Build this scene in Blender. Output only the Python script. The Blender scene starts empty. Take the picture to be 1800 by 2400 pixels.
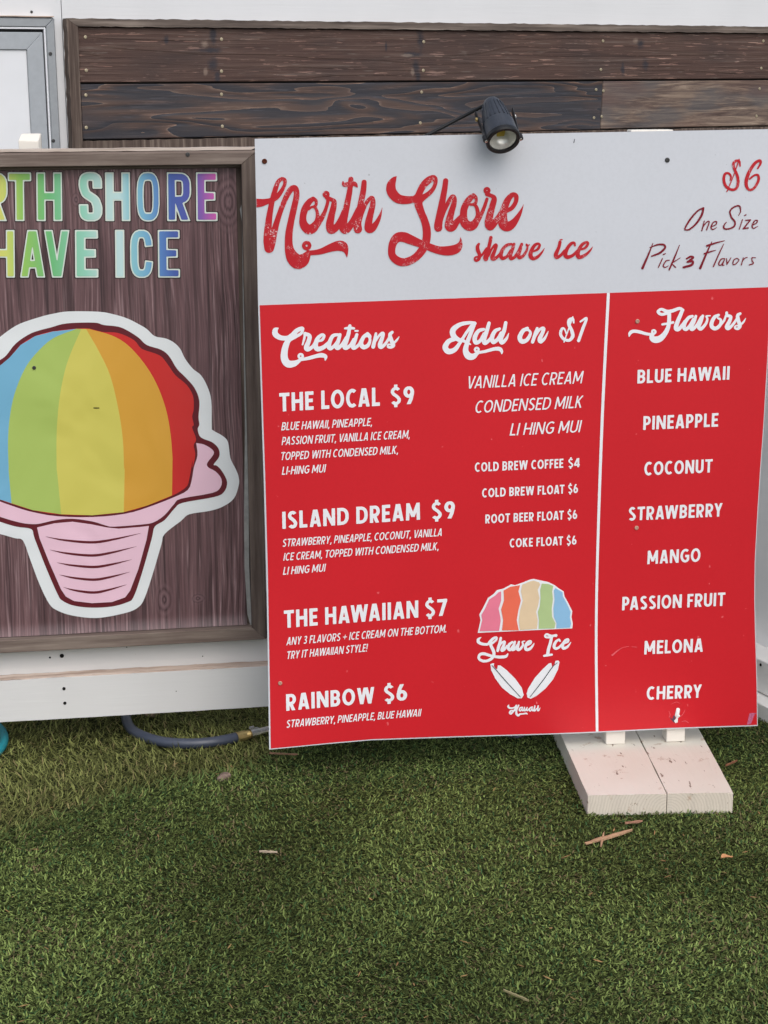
import bpy, bmesh, math, random
import numpy as np
from mathutils import Vector, Matrix
from mathutils.geometry import tessellate_polygon

random.seed(7)
rng = np.random.default_rng(11)
scene = bpy.context.scene
COL = scene.collection

# ------------------------------------------------------------------ camera
FPX = 4060.0                       # focal length in pixels of the 1800 x 2400 photograph
CAM = Vector((0.0, 0.0, 1.56))
PITCH, YAW, ROLL = math.radians(13.84), math.radians(9.0), math.radians(0.25)
fwd = Vector((math.sin(YAW) * math.cos(PITCH), math.cos(YAW) * math.cos(PITCH), -math.sin(PITCH)))
r0 = Vector((math.cos(YAW), -math.sin(YAW), 0.0))
u0 = r0.cross(fwd)
cr = r0 * math.cos(ROLL) - u0 * math.sin(ROLL)
cu = r0 * math.sin(ROLL) + u0 * math.cos(ROLL)
cam_data = bpy.data.cameras.new('camera')
cam = bpy.data.objects.new('camera', cam_data)
COL.objects.link(cam)
cam_data.sensor_fit = 'VERTICAL'
cam_data.sensor_height = 24.0
cam_data.lens = 24.0 * FPX / 2400.0
cam_data.clip_start = 0.05
cam_data.clip_end = 500.0
rot = Matrix((cr, cu, -fwd)).transposed().to_4x4()
cam.matrix_world = Matrix.Translation(CAM) @ rot
scene.camera = cam

# ------------------------------------------------------------------ light: bright overcast day
world = bpy.data.worlds.new('World')
scene.world = world
world.use_nodes = True
wn = world.node_tree
bg = wn.nodes['Background']
sky = wn.nodes.new('ShaderNodeTexSky')
sky.sky_type = 'NISHITA'
sky.sun_disc = False
SUN_EL, SUN_AZ = math.radians(48), math.radians(166)      # azimuth measured from +Y towards +X
sky.sun_elevation = SUN_EL
sky.sun_rotation = SUN_AZ
sky.air_density = 1.0
sky.dust_density = 3.0
hs = wn.nodes.new('ShaderNodeHueSaturation')
hs.inputs['Saturation'].default_value = 0.62
wn.links.new(sky.outputs[0], hs.inputs['Color'])
wn.links.new(hs.outputs[0], bg.inputs['Color'])
bg.inputs['Strength'].default_value = 0.135
sun_data = bpy.data.lights.new('sun', 'SUN')
sun_data.energy = 0.8
sun_data.angle = math.radians(75)
sun_data.color = (1.0, 0.985, 0.96)
sun = bpy.data.objects.new('sun', sun_data)
COL.objects.link(sun)
sdir = Vector((math.sin(SUN_AZ) * math.cos(SUN_EL), math.cos(SUN_AZ) * math.cos(SUN_EL), math.sin(SUN_EL)))
sun.rotation_euler = sdir.to_track_quat('Z', 'Y').to_euler()
sun.location = sdir * 20
vs = scene.view_settings
scene.display_settings.display_device = 'sRGB'
vs.view_transform = 'Standard'
vs.look = 'None'
vs.exposure = 0.45
vs.gamma = 1.0
vs.use_curve_mapping = False

# ------------------------------------------------------------------ geometry of the place
def ray(px, py):
    return (fwd + cr * ((px - 900.0) / FPX) + cu * ((1200.0 - py) / FPX)).normalized()

def ground(px, py, z=0.0):
    d = ray(px, py)
    return CAM + d * ((z - CAM.z) / d.z)

class Frame:
    """A wall-like plane: ex along it, ez up it, local y pointing into it."""
    def __init__(self, o, ex, ez, bow=None):
        self.o = Vector(o); self.ex = ex.normalized()
        self.ez = (ez - self.ex * ez.dot(self.ex)).normalized()
        self.ey = self.ez.cross(self.ex)
        self.bow = bow
        m = Matrix((self.ex, self.ey, self.ez)).transposed().to_4x4()
        self.m = Matrix.Translation(self.o) @ m
    def uv(self, px, py, off=0.0):
        d = ray(px, py); k = off
        for _ in range(6 if self.bow else 1):
            p0 = self.o + self.ey * k
            t = (p0 - CAM).dot(self.ey) / d.dot(self.ey)
            p = CAM + d * t - self.o
            u, v = p.dot(self.ex), p.dot(self.ez)
            if self.bow: k = off - self.bow(u, v)
        return u, v
    def world(self, u, v, y=0.0):
        return self.o + self.ex * u + self.ey * y + self.ez * v

ZW = Vector((0, 0, 1))
# the menu sign hangs on the front of two uprights, clear of the turf
BETA = math.radians(3.4)
POST_FOOT = ground(1441, 1744, 0.052)      # where the uprights stand on the foot board
SX = Vector((math.cos(BETA), -math.sin(BETA), 0))
# origin at the middle of its lower edge
def _bow(u, v):
    a = max(0.0, 1 - (u + 0.60) / 0.42); b = max(0.0, 1 - v / 0.55)
    return 0.035 * a * a * b * b
SIGN = Frame(POST_FOOT - SX * 0.235 + SX.cross(ZW) * 0.013, SX, ZW, _bow)
SIGN.o.z = 0.0
SIGN.m.translation = SIGN.o
# framed banner and white boards behind the sign
PY = 4.0118
PANEL = Frame((0.0, PY, 0.0), Vector((1, 0, 0)), ZW)
# food trailer: stands a little crooked to the fence and not quite level
tvp = (cr * (8900 - 900) + cu * (1200 - 147) + fwd * FPX).normalized()
d0 = ray(150, 200)
TP = CAM + d0 * (4.47 / d0.dot(fwd))
TRAILER = Frame(TP, tvp, ZW)
TRAILER.o = TP - TRAILER.ez * (TP.z - 0.45)
TRAILER.m.translation = TRAILER.o

# ------------------------------------------------------------------ object helpers
def link(o, parent=None):
    COL.objects.link(o)
    if parent is not None: o.parent = parent
    return o

def tag(o, label=None, cat=None, group=None, kind=None):
    if label: o['label'] = label
    if cat: o['category'] = cat
    if group: o['group'] = group
    if kind: o['kind'] = kind
    return o

def thing(name, label, cat, matrix=None, group=None):
    o = bpy.data.objects.new(name, None)
    o.empty_display_size = 0.05
    COL.objects.link(o)
    if matrix is not None: o.matrix_world = matrix
    return tag(o, label, cat, group)

def mesh_obj(name, verts, faces, mat, parent=None, smooth=False):
    me = bpy.data.meshes.new(name)
    me.from_pydata([tuple(v) for v in verts], [], faces)
    me.validate(); me.update()
    if mat: me.materials.append(mat)
    if smooth: me.polygons.foreach_set('use_smooth', [True] * len(me.polygons))
    return link(bpy.data.objects.new(name, me), parent)

def bm_obj(name, bm, mat, parent=None, smooth=False):
    me = bpy.data.meshes.new(name)
    bmesh.ops.recalc_face_normals(bm, faces=bm.faces[:])
    bm.to_mesh(me); bm.free()
    for m in (mat if isinstance(mat, (list, tuple)) else [mat]): me.materials.append(m)
    if smooth: me.polygons.foreach_set('use_smooth', [True] * len(me.polygons))
    return link(bpy.data.objects.new(name, me), parent)

def area2(p):
    return sum(p[i][0] * p[(i + 1) % len(p)][1] - p[(i + 1) % len(p)][0] * p[i][1] for i in range(len(p))) / 2

def prism(bm, poly, y0, y1, bev=0.0):
    """poly in (u, v), extruded from local y0 (front) to y1 (back)."""
    a = [bm.verts.new((u, y0, v)) for u, v in poly]
    b = [bm.verts.new((u, y1, v)) for u, v in poly]
    n = len(poly)
    fs = [bm.faces.new(a), bm.faces.new(b[::-1])]
    for i in range(n):
        j = (i + 1) % n
        fs.append(bm.faces.new((a[i], b[i], b[j], a[j])))
    if bev > 0:
        es = list({e for f in fs for e in f.edges})
        bmesh.ops.bevel(bm, geom=es, offset=bev, segments=1, affect='EDGES', profile=0.5)
    return bm

def box(bm, x0, x1, y0, y1, z0, z1, bev=0.0):
    return prism(bm, [(x0, z0), (x1, z0), (x1, z1), (x0, z1)], y0, y1, bev)

def prism_obj(name, poly, y0, y1, mat, parent, bev=0.0015):
    return bm_obj(name, prism(bmesh.new(), poly, y0, y1, bev), mat, parent)

def lathe(bm, prof, seg=24, m=None, cap0=True, cap1=True):
    """prof: list of (r, z) turned about the local z axis."""
    rings = []
    for r, z in prof:
        rings.append([bm.verts.new((r * math.cos(2 * math.pi * k / seg), r * math.sin(2 * math.pi * k / seg), z)) for k in range(seg)])
    fs = []
    for a, b in zip(rings, rings[1:]):
        for k in range(seg):
            fs.append(bm.faces.new((a[k], a[(k + 1) % seg], b[(k + 1) % seg], b[k])))
    if cap0: fs.append(bm.faces.new(rings[0][::-1]))
    if cap1: fs.append(bm.faces.new(rings[-1]))
    if m is not None:
        bmesh.ops.transform(bm, matrix=m, verts=[v for r in rings for v in r])
    return bm

def tube(bm, pts, rad, seg=12, caps=True):
    pts = [Vector(p) for p in pts]
    rings = []; up = Vector((0, 0, 1))
    for i, p in enumerate(pts):
        t = (pts[min(i + 1, len(pts) - 1)] - pts[max(i - 1, 0)]).normalized()
        s = t.cross(up)
        if s.length < 1e-3: s = t.cross(Vector((1, 0, 0)))
        s.normalize(); w = s.cross(t)
        r = rad[i] if isinstance(rad, (list, tuple)) else rad
        rings.append([bm.verts.new(p + (s * math.cos(2 * math.pi * k / seg) + w * math.sin(2 * math.pi * k / seg)) * r) for k in range(seg)])
    for a, b in zip(rings, rings[1:]):
        for k in range(seg):
            bm.faces.new((a[k], a[(k + 1) % seg], b[(k + 1) % seg], b[k]))
    if caps:
        bm.faces.new(rings[0][::-1]); bm.faces.new(rings[-1])
    return bm

def spline(pts, n=8):
    """Catmull-Rom through tuples of any length."""
    P = [np.array(p, float) for p in pts]
    if len(P) < 3:
        return [tuple(P[0] + (P[1] - P[0]) * t / n) for t in range(n + 1)]
    out = []
    Q = [2 * P[0] - P[1]] + P + [2 * P[-1] - P[-2]]
    for i in range(1, len(Q) - 2):
        p0, p1, p2, p3 = Q[i - 1:i + 3]
        for k in range(n):
            t = k / n
            out.append(tuple(0.5 * (2 * p1 + (p2 - p0) * t + (2 * p0 - 5 * p1 + 4 * p2 - p3) * t * t + (3 * p1 - p0 - 3 * p2 + p3) * t ** 3)))
    out.append(tuple(P[-1]))
    return out

# ------------------------------------------------------------------ materials
def srgb(r, g, b):
    f = lambda c: ((c / 255.0 + 0.055) / 1.055) ** 2.4 if c > 10 else c / 255 / 12.92
    return (f(r), f(g), f(b))

class Mat:
    def __init__(self, name, rough=0.6, spec=0.3, metal=0.0):
        self.m = bpy.data.materials.new(name); self.m.use_nodes = True
        self.t = self.m.node_tree; self.b = self.t.nodes['Principled BSDF']
        self.b.inputs['Roughness'].default_value = rough
        self.b.inputs['Specular IOR Level'].default_value = spec
        self.b.inputs['Metallic'].default_value = metal
        self.tc = self.node('ShaderNodeTexCoord')
    def node(self, k, **kw):
        n = self.t.nodes.new(k)
        for a, v in kw.items(): setattr(n, a, v)
        return n
    def l(self, a, b): self.t.links.new(a, b)
    def coords(self, scale=(1, 1, 1), rand=True):
        mp = self.node('ShaderNodeMapping')
        mp.inputs['Scale'].default_value = scale
        self.l(self.tc.outputs['Object'], mp.inputs['Vector'])
        if rand:
            oi = self.node('ShaderNodeObjectInfo')
            mu = self.node('ShaderNodeMath', operation='MULTIPLY'); mu.inputs[1].default_value = 17.0
            self.l(oi.outputs['Random'], mu.inputs[0])
            cb = self.node('ShaderNodeCombineXYZ')
            for i in range(3): self.l(mu.outputs[0], cb.inputs[i])
            self.l(cb.outputs[0], mp.inputs['Location'])
        return mp.outputs[0]
    def noise(self, scale, stretch=(1, 1, 1), detail=4, rough=0.55, dist=0.0, rand=True):
        n = self.node('ShaderNodeTexNoise')
        n.inputs['Scale'].default_value = scale; n.inputs['Detail'].default_value = detail
        n.inputs['Roughness'].default_value = rough; n.inputs['Distortion'].default_value = dist
        self.l(self.coords(stretch, rand), n.inputs['Vector'])
        return n.outputs['Fac']
    def math(self, op, a, b=None, clamp=False):
        n = self.node('ShaderNodeMath', operation=op, use_clamp=clamp)
        for i, x in enumerate((a, b)):
            if x is None: continue
            if isinstance(x, (int, float)): n.inputs[i].default_value = x
            else: self.l(x, n.inputs[i])
        return n.outputs[0]
    def ramp(self, fac, stops, interp='LINEAR'):
        r = self.node('ShaderNodeValToRGB'); cr_ = r.color_ramp; cr_.interpolation = interp
        while len(cr_.elements) < len(stops): cr_.elements.new(0.5)
        for e, (p, c) in zip(cr_.elements, stops):
            e.position = p; e.color = (*c, 1) if len(c) == 3 else c
        self.l(fac, r.inputs[0]); return r.outputs[0]
    def mask(self, fac, a, b):
        return self.ramp(fac, [(a, (0, 0, 0)), (b, (1, 1, 1))])
    def mix(self, fac, a, b, blend='MIX'):
        n = self.node('ShaderNodeMix', data_type='RGBA', blend_type=blend)
        for i, x in ((0, fac), (6, a), (7, b)):
            if isinstance(x, (int, float)): n.inputs[i].default_value = x
            elif isinstance(x, tuple): n.inputs[i].default_value = (*x, 1)
            else: self.l(x, n.inputs[i])
        return n.outputs[2]
    def color(self, c):
        if isinstance(c, tuple): self.b.inputs['Base Color'].default_value = (*c, 1)
        else: self.l(c, self.b.inputs['Base Color'])
    def bump(self, h, dist=0.001, strength=0.6):
        n = self.node('ShaderNodeBump'); n.inputs['Distance'].default_value = dist
        n.inputs['Strength'].default_value = strength
        self.l(h, n.inputs['Height']); self.l(n.outputs[0], self.b.inputs['Normal'])
    def roughness(self, s): self.l(s, self.b.inputs['Roughness'])

def plain(name, c, rough=0.55, spec=0.3, metal=0.0, var=0.12, scale=30, bump=0.0):
    m = Mat(name, rough, spec, metal)
    n = m.noise(scale)
    m.color(m.ramp(n, [(0.3, tuple(x * (1 - var) for x in c)), (0.7, tuple(min(1, x * (1 + var)) for x in c))]))
    if bump: m.bump(n, bump)
    return m.m

def spots(m, c, pts, col, k):
    """darker or paler smudges at given places of the board: (u, v, half width, half height)"""
    w = m.noise(30, detail=4, rough=.7, rand=False)
    for (u, v, ru, rv) in pts:
        du = m.math('DIVIDE', m.math('SUBTRACT', m.sep(0), u), ru); dv = m.math('DIVIDE', m.math('SUBTRACT', m.sep(2), v), rv)
        r = m.math('ADD', m.math('SQRT', m.math('ADD', m.math('MULTIPLY', du, du), m.math('MULTIPLY', dv, dv))), m.math('MULTIPLY', m.math('SUBTRACT', w, .5), 1.6))
        c = m.mix(m.math('MULTIPLY', m.ramp(r, [(0.35, (1, 1, 1)), (0.95, (0, 0, 0))]), k), c, col)
    return c

def plank_brown():
    m = Mat('weathered_brown_plank', 0.62, 0.25)
    fine = m.noise(1, (3, 3, 125), 7, 0.74, 0.25)
    band = m.noise(1, (0.9, 0.9, 24), 2, 0.5, 0.35)
    blot = m.noise(1, (5, 5, 12), 3)
    dash = m.noise(1, (12, 12, 170), 3, 0.6)
    base = m.ramp(fine, [(0.26, srgb(60, 46, 43)), (0.42, srgb(116, 88, 79)), (0.57, srgb(142, 112, 100)), (0.74, srgb(186, 168, 156))])
    edge = m.math('FRACT', m.math('MULTIPLY', band, 6.0))
    line = m.ramp(edge, [(0.0, (1, 1, 1)), (0.04, (0.7, 0.7, 0.7)), (0.12, (0.1, 0.1, 0.1)), (0.8, (0, 0, 0)), (0.97, (0.2, 0.2, 0.2))])
    c = m.mix(m.math('MULTIPLY', line, 0.42), base, srgb(152, 128, 112))
    c = m.mix(m.math('MULTIPLY', m.mask(blot, 0.48, 0.72), 0.5), c, srgb(86, 80, 80))
    c = m.mix(m.math('MULTIPLY', m.mask(dash, 0.64, 0.70), 0.65), c, srgb(182, 166, 154))
    c = m.mix(m.math('MULTIPLY', m.mask(dash, 0.36, 0.30), 0.7), c, srgb(38, 28, 27))
    K = []
    for px, py, a, b in ((500, 80, .008, .03), (500, 150, .012, .022), (487, 118, .03, .008), (510, 180, .008, .02), (985, 90, .010, .028), (975, 155, .010, .02), (965, 128, .022, .007), (980, 178, .006, .016), (1502, 103, .014, .016), (1512, 150, .010, .022), (1460, 160, .006, .02), (390, 95, .006, .014), (905, 110, .004, .016)):
        u, v = TRAILER.uv(px, py, -.02); K.append((u, v, a, b))
    c = spots(m, c, [(a, b, p * 1.5, q * 1.2) for a, b, p, q in K], srgb(48, 47, 53), .9)
    K = []
    for px, py, a, b in ((480, 104, .014, .016), (482, 168, .008, .014), (955, 130, .024, .005), (967, 168, .007, .014), (1490, 95, .012, .012), (185, 178, .02, .006)):
        u, v = TRAILER.uv(px, py, -.02); K.append((u, v, a, b))
    c = spots(m, c, K, srgb(158, 140, 126), .4)
    m.color(c)
    m.bump(m.math('ADD', fine, m.math('MULTIPLY', line, 0.5)), 0.0024, 0.9)
    return m.m

def plank_char():
    m = Mat('charred_plank', 0.55, 0.3)
    n = m.noise(1, (1.7, 1.7, 15), 2.0, 0.5, 0.4)
    jag = m.noise(1, (30, 30, 90), 3, 0.6)
    fine = m.noise(1, (6, 6, 140), 6, 0.68)
    wide = m.noise(1, (2.6, 2.6, 8), 2)
    saw = m.math('FRACT', m.math('ADD', m.math('MULTIPLY', n, 9.0), m.math('MULTIPLY', jag, .14)))
    c = m.ramp(saw, [(0.0, srgb(150, 128, 114)), (0.035, srgb(140, 116, 102)), (0.10, srgb(114, 90, 78)), (0.38, srgb(96, 78, 71)), (0.62, srgb(72, 68, 71)), (1.0, srgb(60, 61, 68))])
    c = m.mix(m.math('MULTIPLY', m.mask(wide, 0.50, 0.66), 0.7), c, srgb(64, 66, 74))
    c = m.mix(m.math('MULTIPLY', m.mask(fine, 0.53, 0.72), 0.4), c, srgb(116, 104, 98))
    c = m.mix(m.math('MULTIPLY', m.mask(fine, 0.42, 0.32), 0.5), c, srgb(34, 32, 36))
    m.color(c)
    m.bump(m.math('SUBTRACT', m.math('MULTIPLY', fine, 0.6), m.math('MULTIPLY', saw, 0.8)), 0.0022, 0.8)
    return m.m

def plank_tan():
    m = Mat('mottled_tan_plank', 0.62, 0.25)
    n = m.noise(1, (6, 6, 85), 6, 0.68, .8)
    blot = m.noise(1, (5, 5, 14), 3)
    top = m.noise(1, (2, 2, 6), 2)
    c = m.ramp(n, [(0.3, srgb(58, 50, 47)), (0.45, srgb(98, 83, 76)), (0.57, srgb(128, 111, 98)), (0.72, srgb(164, 147, 130))])
    c = m.mix(m.math('MULTIPLY', m.mask(blot, 0.48, 0.62), 0.7), c, srgb(82, 80, 82))
    c = m.mix(m.math('MULTIPLY', m.mask(top, 0.52, 0.66), 0.5), c, srgb(96, 66, 58))
    m.color(c); m.bump(n, 0.002, 0.8)
    return m.m

def grain_wood(name, lo, mid, hi, axis='x', rough=0.7, k=110, bump=0.0012):
    m = Mat(name, rough, 0.2)
    st = {'x': (4, k, k), 'z': (k, k, 4), 'y': (k, 4, k)}[axis]
    f = m.noise(1, st, 5, 0.62)
    b = m.noise(6)
    c = m.ramp(f, [(0.28, lo), (0.5, mid), (0.76, hi)])
    c = m.mix(m.math('MULTIPLY', m.mask(b, 0.48, 0.75), 0.4), c, lo)
    m.color(c); m.bump(f, bump, 0.7)
    return m.m

def paint_white(name, c=(0.74, 0.745, 0.75), wear=srgb(150, 130, 112), k=0.72, axis='x', amount=0.5):
    m = Mat(name, 0.55, 0.3)
    st = {'x': (6, 120, 120), 'z': (120, 120, 6), 'y': (120, 6, 120)}[axis]
    f = m.noise(1, st, 4, 0.6)
    b = m.noise(14, (1, 1, 1), 5, 0.7)
    d = m.noise(2.5)
    col = m.mix(m.mask(d, 0.3, 0.75), tuple(x * 0.90 for x in c), c)
    col = m.mix(m.math('MULTIPLY', m.mask(b, k, k + 0.06), amount), col, wear)
    m.color(col); m.bump(m.math('ADD', f, m.math('MULTIPLY', b, 0.4)), 0.0008, 0.5)
    return m.m

def banner_print():
    """Printed vinyl: a picture of purple-brown boards."""
    m = Mat('printed_wood_vinyl', 0.42, 0.4)
    warp = m.noise(1, (9, 1, 2.2), 2, 0.5, rand=False)
    x = m.math('ADD', m.math('MULTIPLY', m.sep(0), 1.0), m.math('MULTIPLY', warp, 0.035))
    cb = m.node('ShaderNodeCombineXYZ')
    m.l(m.math('MULTIPLY', x, 230.0), cb.inputs[0]); m.l(m.math('MULTIPLY', m.sep(2), 4.0), cb.inputs[2])
    n = m.node('ShaderNodeTexNoise'); n.inputs['Scale'].default_value = 1.0; n.inputs['Detail'].default_value = 7; n.inputs['Roughness'].default_value = .68
    m.l(cb.outputs[0], n.inputs['Vector'])
    c = m.ramp(n.outputs['Fac'], [(0.33, srgb(34, 24, 27)), (0.43, srgb(84, 61, 63)), (0.55, srgb(114, 87, 89)), (0.68, srgb(176, 150, 152))])
    board = m.node('ShaderNodeTexNoise'); board.noise_dimensions = '1D'; board.inputs['Scale'].default_value = 1.0; board.inputs['Detail'].default_value = 0
    idx = m.math('FLOOR', m.math('DIVIDE', m.math('ADD', m.sep(0), 0.016), 0.122))
    m.l(m.math('MULTIPLY', idx, 7.31), board.inputs['W'])
    c = m.mix(m.math('MULTIPLY', m.mask(board.outputs['Fac'], 0.35, 0.65), 0.5), c, srgb(104, 77, 80))
    blot = m.noise(1, (6, 1, 3), 4, 0.6, rand=False)
    c = m.mix(m.math('MULTIPLY', m.mask(blot, 0.45, 0.75), 0.45), c, srgb(78, 57, 61))
    st2 = m.noise(1, (62, 1, 1.6), 4, .65, .4, rand=False)
    c = m.mix(m.math('MULTIPLY', m.mask(st2, 0.50, 0.64), 0.7), c, srgb(50, 36, 39))
    st3 = m.noise(1, (85, 1, 2.6), 3, .6, .2, rand=False)
    c = m.mix(m.math('MULTIPLY', m.mask(st3, 0.60, 0.70), 0.55), c, srgb(168, 142, 144))
    seam = m.math('PINGPONG', m.math('ADD', m.sep(0), 0.016), 0.061)
    c = m.mix(m.math('MULTIPLY', m.ramp(seam, [(0.0, (1, 1, 1)), (0.0022, (0, 0, 0))]), 0.75), c, srgb(48, 34, 38))
    # printed knots with growth rings
    for (u, v, ru, rv, f) in KNOTS:
        du = m.math('DIVIDE', m.math('SUBTRACT', m.sep(0), u), ru); dv = m.math('DIVIDE', m.math('SUBTRACT', m.sep(2), v), rv)
        r = m.math('SQRT', m.math('ADD', m.math('MULTIPLY', du, du), m.math('MULTIPLY', dv, dv)))
        r2 = m.math('ADD', r, m.math('MULTIPLY', n.outputs['Fac'], 0.5))
        rings = m.ramp(m.math('PINGPONG', m.math('MULTIPLY', r2, f), 0.5), [(0.06, srgb(58, 42, 46)), (0.22, srgb(98, 74, 78)), (0.5, srgb(118, 94, 97))])
        c = m.mix(m.math('MULTIPLY', m.ramp(r, [(0.3, (1, 1, 1)), (1.0, (0, 0, 0))]), 0.75), c, rings)
    m.color(c)
    b = m.noise(45, rand=False); m.bump(b, 0.0006, 0.4)
    return m.m

def _sep(self, i):
    if not hasattr(self, '_s'):
        self._s = self.node('ShaderNodeSeparateXYZ'); self.l(self.tc.outputs['Object'], self._s.inputs[0])
    return self._s.outputs[i]
Mat.sep = _sep

def vinyl_print(name, c):
    m = Mat(name, .42, .38)
    a = m.noise(5.5, (1, 1, .7), 2, .5, .6, rand=False); w = m.noise(900, detail=1, rand=False)
    m.color(m.mix(w, tuple(x * .94 for x in c), tuple(min(1, x * 1.04) for x in c)))
    m.bump(a, .022, .55)
    return m.m

def worn_print(name, c, fleck, lo=0.66, rough=0.4, scale=420):
    m = Mat(name, rough, 0.35)
    a = m.noise(scale, (1, 1, 0.7), 3, 0.6, 1.5, rand=False)
    b = m.noise(26, (1, 1, 1), 3, rand=False)
    f = m.math('MULTIPLY', m.mask(a, lo, lo + 0.05), m.mask(b, 0.5, 0.6))
    m.color(m.mix(f, c, fleck))
    return m.m

def sign_sheet(name, c, spots, rough=0.45):
    m = Mat(name, rough, 0.35)
    d = m.noise(3.0, detail=3); e = m.noise(160, detail=2); s = m.noise(55, detail=2)
    col = m.mix(m.mask(d, 0.3, 0.7), tuple(x * 0.95 for x in c), c)
    col = m.mix(m.math('MULTIPLY', m.mask(e, 0.4, 0.7), 0.10), col, tuple(x * 0.72 for x in c))
    col = m.mix(m.math('MULTIPLY', m.mask(s, 0.74, 0.78), 0.8), col, spots)
    m.color(col); m.bump(d, 0.003, 0.25)
    return m.m

# ------------------------------------------------------------------ lettering: strokes -> outline -> flat mesh
def sdf_grid(strokes, step, grow=0.0, clip=None):
    """strokes: (points [(x, y, width)], flat_ends).  Signed distance on a grid."""
    xs = [p[0] for s, _ in strokes for p in s]; ys = [p[1] for s, _ in strokes for p in s]
    wm = max(p[2] for s, _ in strokes for p in s) / 2 + grow + 3 * step
    x0, x1, y0, y1 = min(xs) - wm, max(xs) + wm, min(ys) - wm, max(ys) + wm
    if clip:
        x0, x1, y0, y1 = max(x0, clip[0] - 3 * step), min(x1, clip[1] + 3 * step), max(y0, clip[2] - 3 * step), min(y1, clip[3] + 3 * step)
    nx, ny = int((x1 - x0) / step) + 2, int((y1 - y0) / step) + 2
    gx = x0 + np.arange(nx) * step; gy = y0 + np.arange(ny) * step
    D = np.full((ny, nx), 1e3)
    for pts, flat in strokes:
        S = np.full((ny, nx), 1e3)
        for (ax, ay, aw), (bx, by, bw) in zip(pts, pts[1:]):
            ra, rb = aw / 2, bw / 2; R = max(ra, rb) + grow + 3 * step
            i0, i1 = np.searchsorted(gx, [min(ax, bx) - R, max(ax, bx) + R]); j0, j1 = np.searchsorted(gy, [min(ay, by) - R, max(ay, by) + R])
            if i1 <= i0 or j1 <= j0: continue
            X, Y = np.meshgrid(gx[i0:i1], gy[j0:j1])
            dx, dy = bx - ax, by - ay; L2 = dx * dx + dy * dy + 1e-12
            t = np.clip(((X - ax) * dx + (Y - ay) * dy) / L2, 0, 1)
            d = np.hypot(X - ax - t * dx, Y - ay - t * dy) - (ra + t * (rb - ra)) - grow
            S[j0:j1, i0:i1] = np.minimum(S[j0:j1, i0:i1], d)
        if flat:
            X, Y = np.meshgrid(gx, gy)
            for (ex, ey, ew), (qx, qy, _) in ((pts[0], pts[1]), (pts[-1], pts[-2])):
                l = math.hypot(ex - qx, ey - qy)
                cut = ((X - ex) * (ex - qx) + (Y - ey) * (ey - qy)) / l - grow
                near = np.hypot(X - ex, Y - ey) < 1.3 * (ew / 2 + grow)
                S = np.where(near, np.maximum(S, cut), S)
        D = np.minimum(D, S)
    if clip:
        X, Y = np.meshgrid(gx, gy)
        for a in (clip[0] - X, X - clip[1], clip[2] - Y, Y - clip[3]): D = np.maximum(D, a - grow)
    return D, x0, y0

def contours(D, x0, y0, step, tol):
    I = D < 0
    n = I[:-1, :-1] * 1 + I[:-1, 1:] * 2 + I[1:, 1:] * 4 + I[1:, :-1] * 8
    nxt = {}
    for i, j in zip(*np.nonzero((n > 0) & (n < 15))):
        c = n[i, j]
        B, T, L, R = ('h', i, j), ('h', i + 1, j), ('v', i, j), ('v', i, j + 1)
        if c in (5, 10): mid = D[i, j] + D[i, j + 1] + D[i + 1, j] + D[i + 1, j + 1] < 0
        seg = {1: ((B, L),), 2: ((R, B),), 4: ((T, R),), 8: ((L, T),), 3: ((R, L),), 6: ((T, B),), 12: ((L, R),), 9: ((B, T),),
               7: ((T, L),), 14: ((L, B),), 13: ((B, R),), 11: ((R, T),)}.get(int(c))
        if c == 5: seg = ((B, R), (T, L)) if mid else ((B, L), (T, R))
        if c == 10: seg = ((L, B), (R, T)) if mid else ((R, B), (L, T))
        for a, b in seg: nxt[a] = b
    def pos(e):
        k, i, j = e
        a = D[i, j]; b = D[i, j + 1] if k == 'h' else D[i + 1, j]
        t = a / (a - b)
        return (x0 + (j + (t if k == 'h' else 0)) * step, y0 + (i + (t if k == 'v' else 0)) * step)
    loops = []
    while nxt:
        s, e = nxt.popitem(); lp = [s]
        while e != s:
            lp.append(e); e = nxt.pop(e, s)
        P = [pos(q) for q in lp]
        P = simplify(P, tol)
        if len(P) > 2 and abs(area2(P)) > 2 * step * step: loops.append(P)
    return loops

def simplify(P, tol):
    n = len(P)
    if n < 5: return P
    A = np.array(P); k = int(np.argmax(((A - A[0]) ** 2).sum(1)))
    keep = {0, k}
    st = [(0, k), (k, n)]
    A = np.vstack([A, A[:1]])
    while st:
        a, b = st.pop()
        if b - a < 2: continue
        d = A[b] - A[a]; l = math.hypot(*d) + 1e-12
        q = A[a + 1:b] - A[a]
        h = np.abs(q[:, 0] * d[1] - q[:, 1] * d[0]) / l
        m = int(np.argmax(h))
        if h[m] > tol:
            keep.add(a + 1 + m); st += [(a, a + 1 + m), (a + 1 + m, b)]
    return [P[i] for i in sorted(keep)]

def inside(p, L):
    r = False; j = len(L) - 1
    for i in range(len(L)):
        (xi, yi), (xj, yj) = L[i], L[j]
        if (yi > p[1]) != (yj > p[1]) and p[0] < (xj - xi) * (p[1] - yi) / (yj - yi) + xi: r = not r
        j = i
    return r

def fill(loops):
    """flat triangles of outer loops with their holes"""
    outer = [L for L in loops if area2(L) > 0]; holes = [L for L in loops if area2(L) <= 0]
    V, T = [], []
    for o in outer:
        g = [o] + [h for h in holes if inside(h[0], o) and min((abs(area2(q)), k) for k, q in enumerate(outer) if inside(h[0], q))[1] == outer.index(o)]
        flat = [p for L in g for p in L]
        tri = tessellate_polygon([[Vector((x, y, 0)) for x, y in L] for L in g])
        T += [tuple(len(V) + i for i in t) for t in tri]; V += flat
    return V, T

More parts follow.
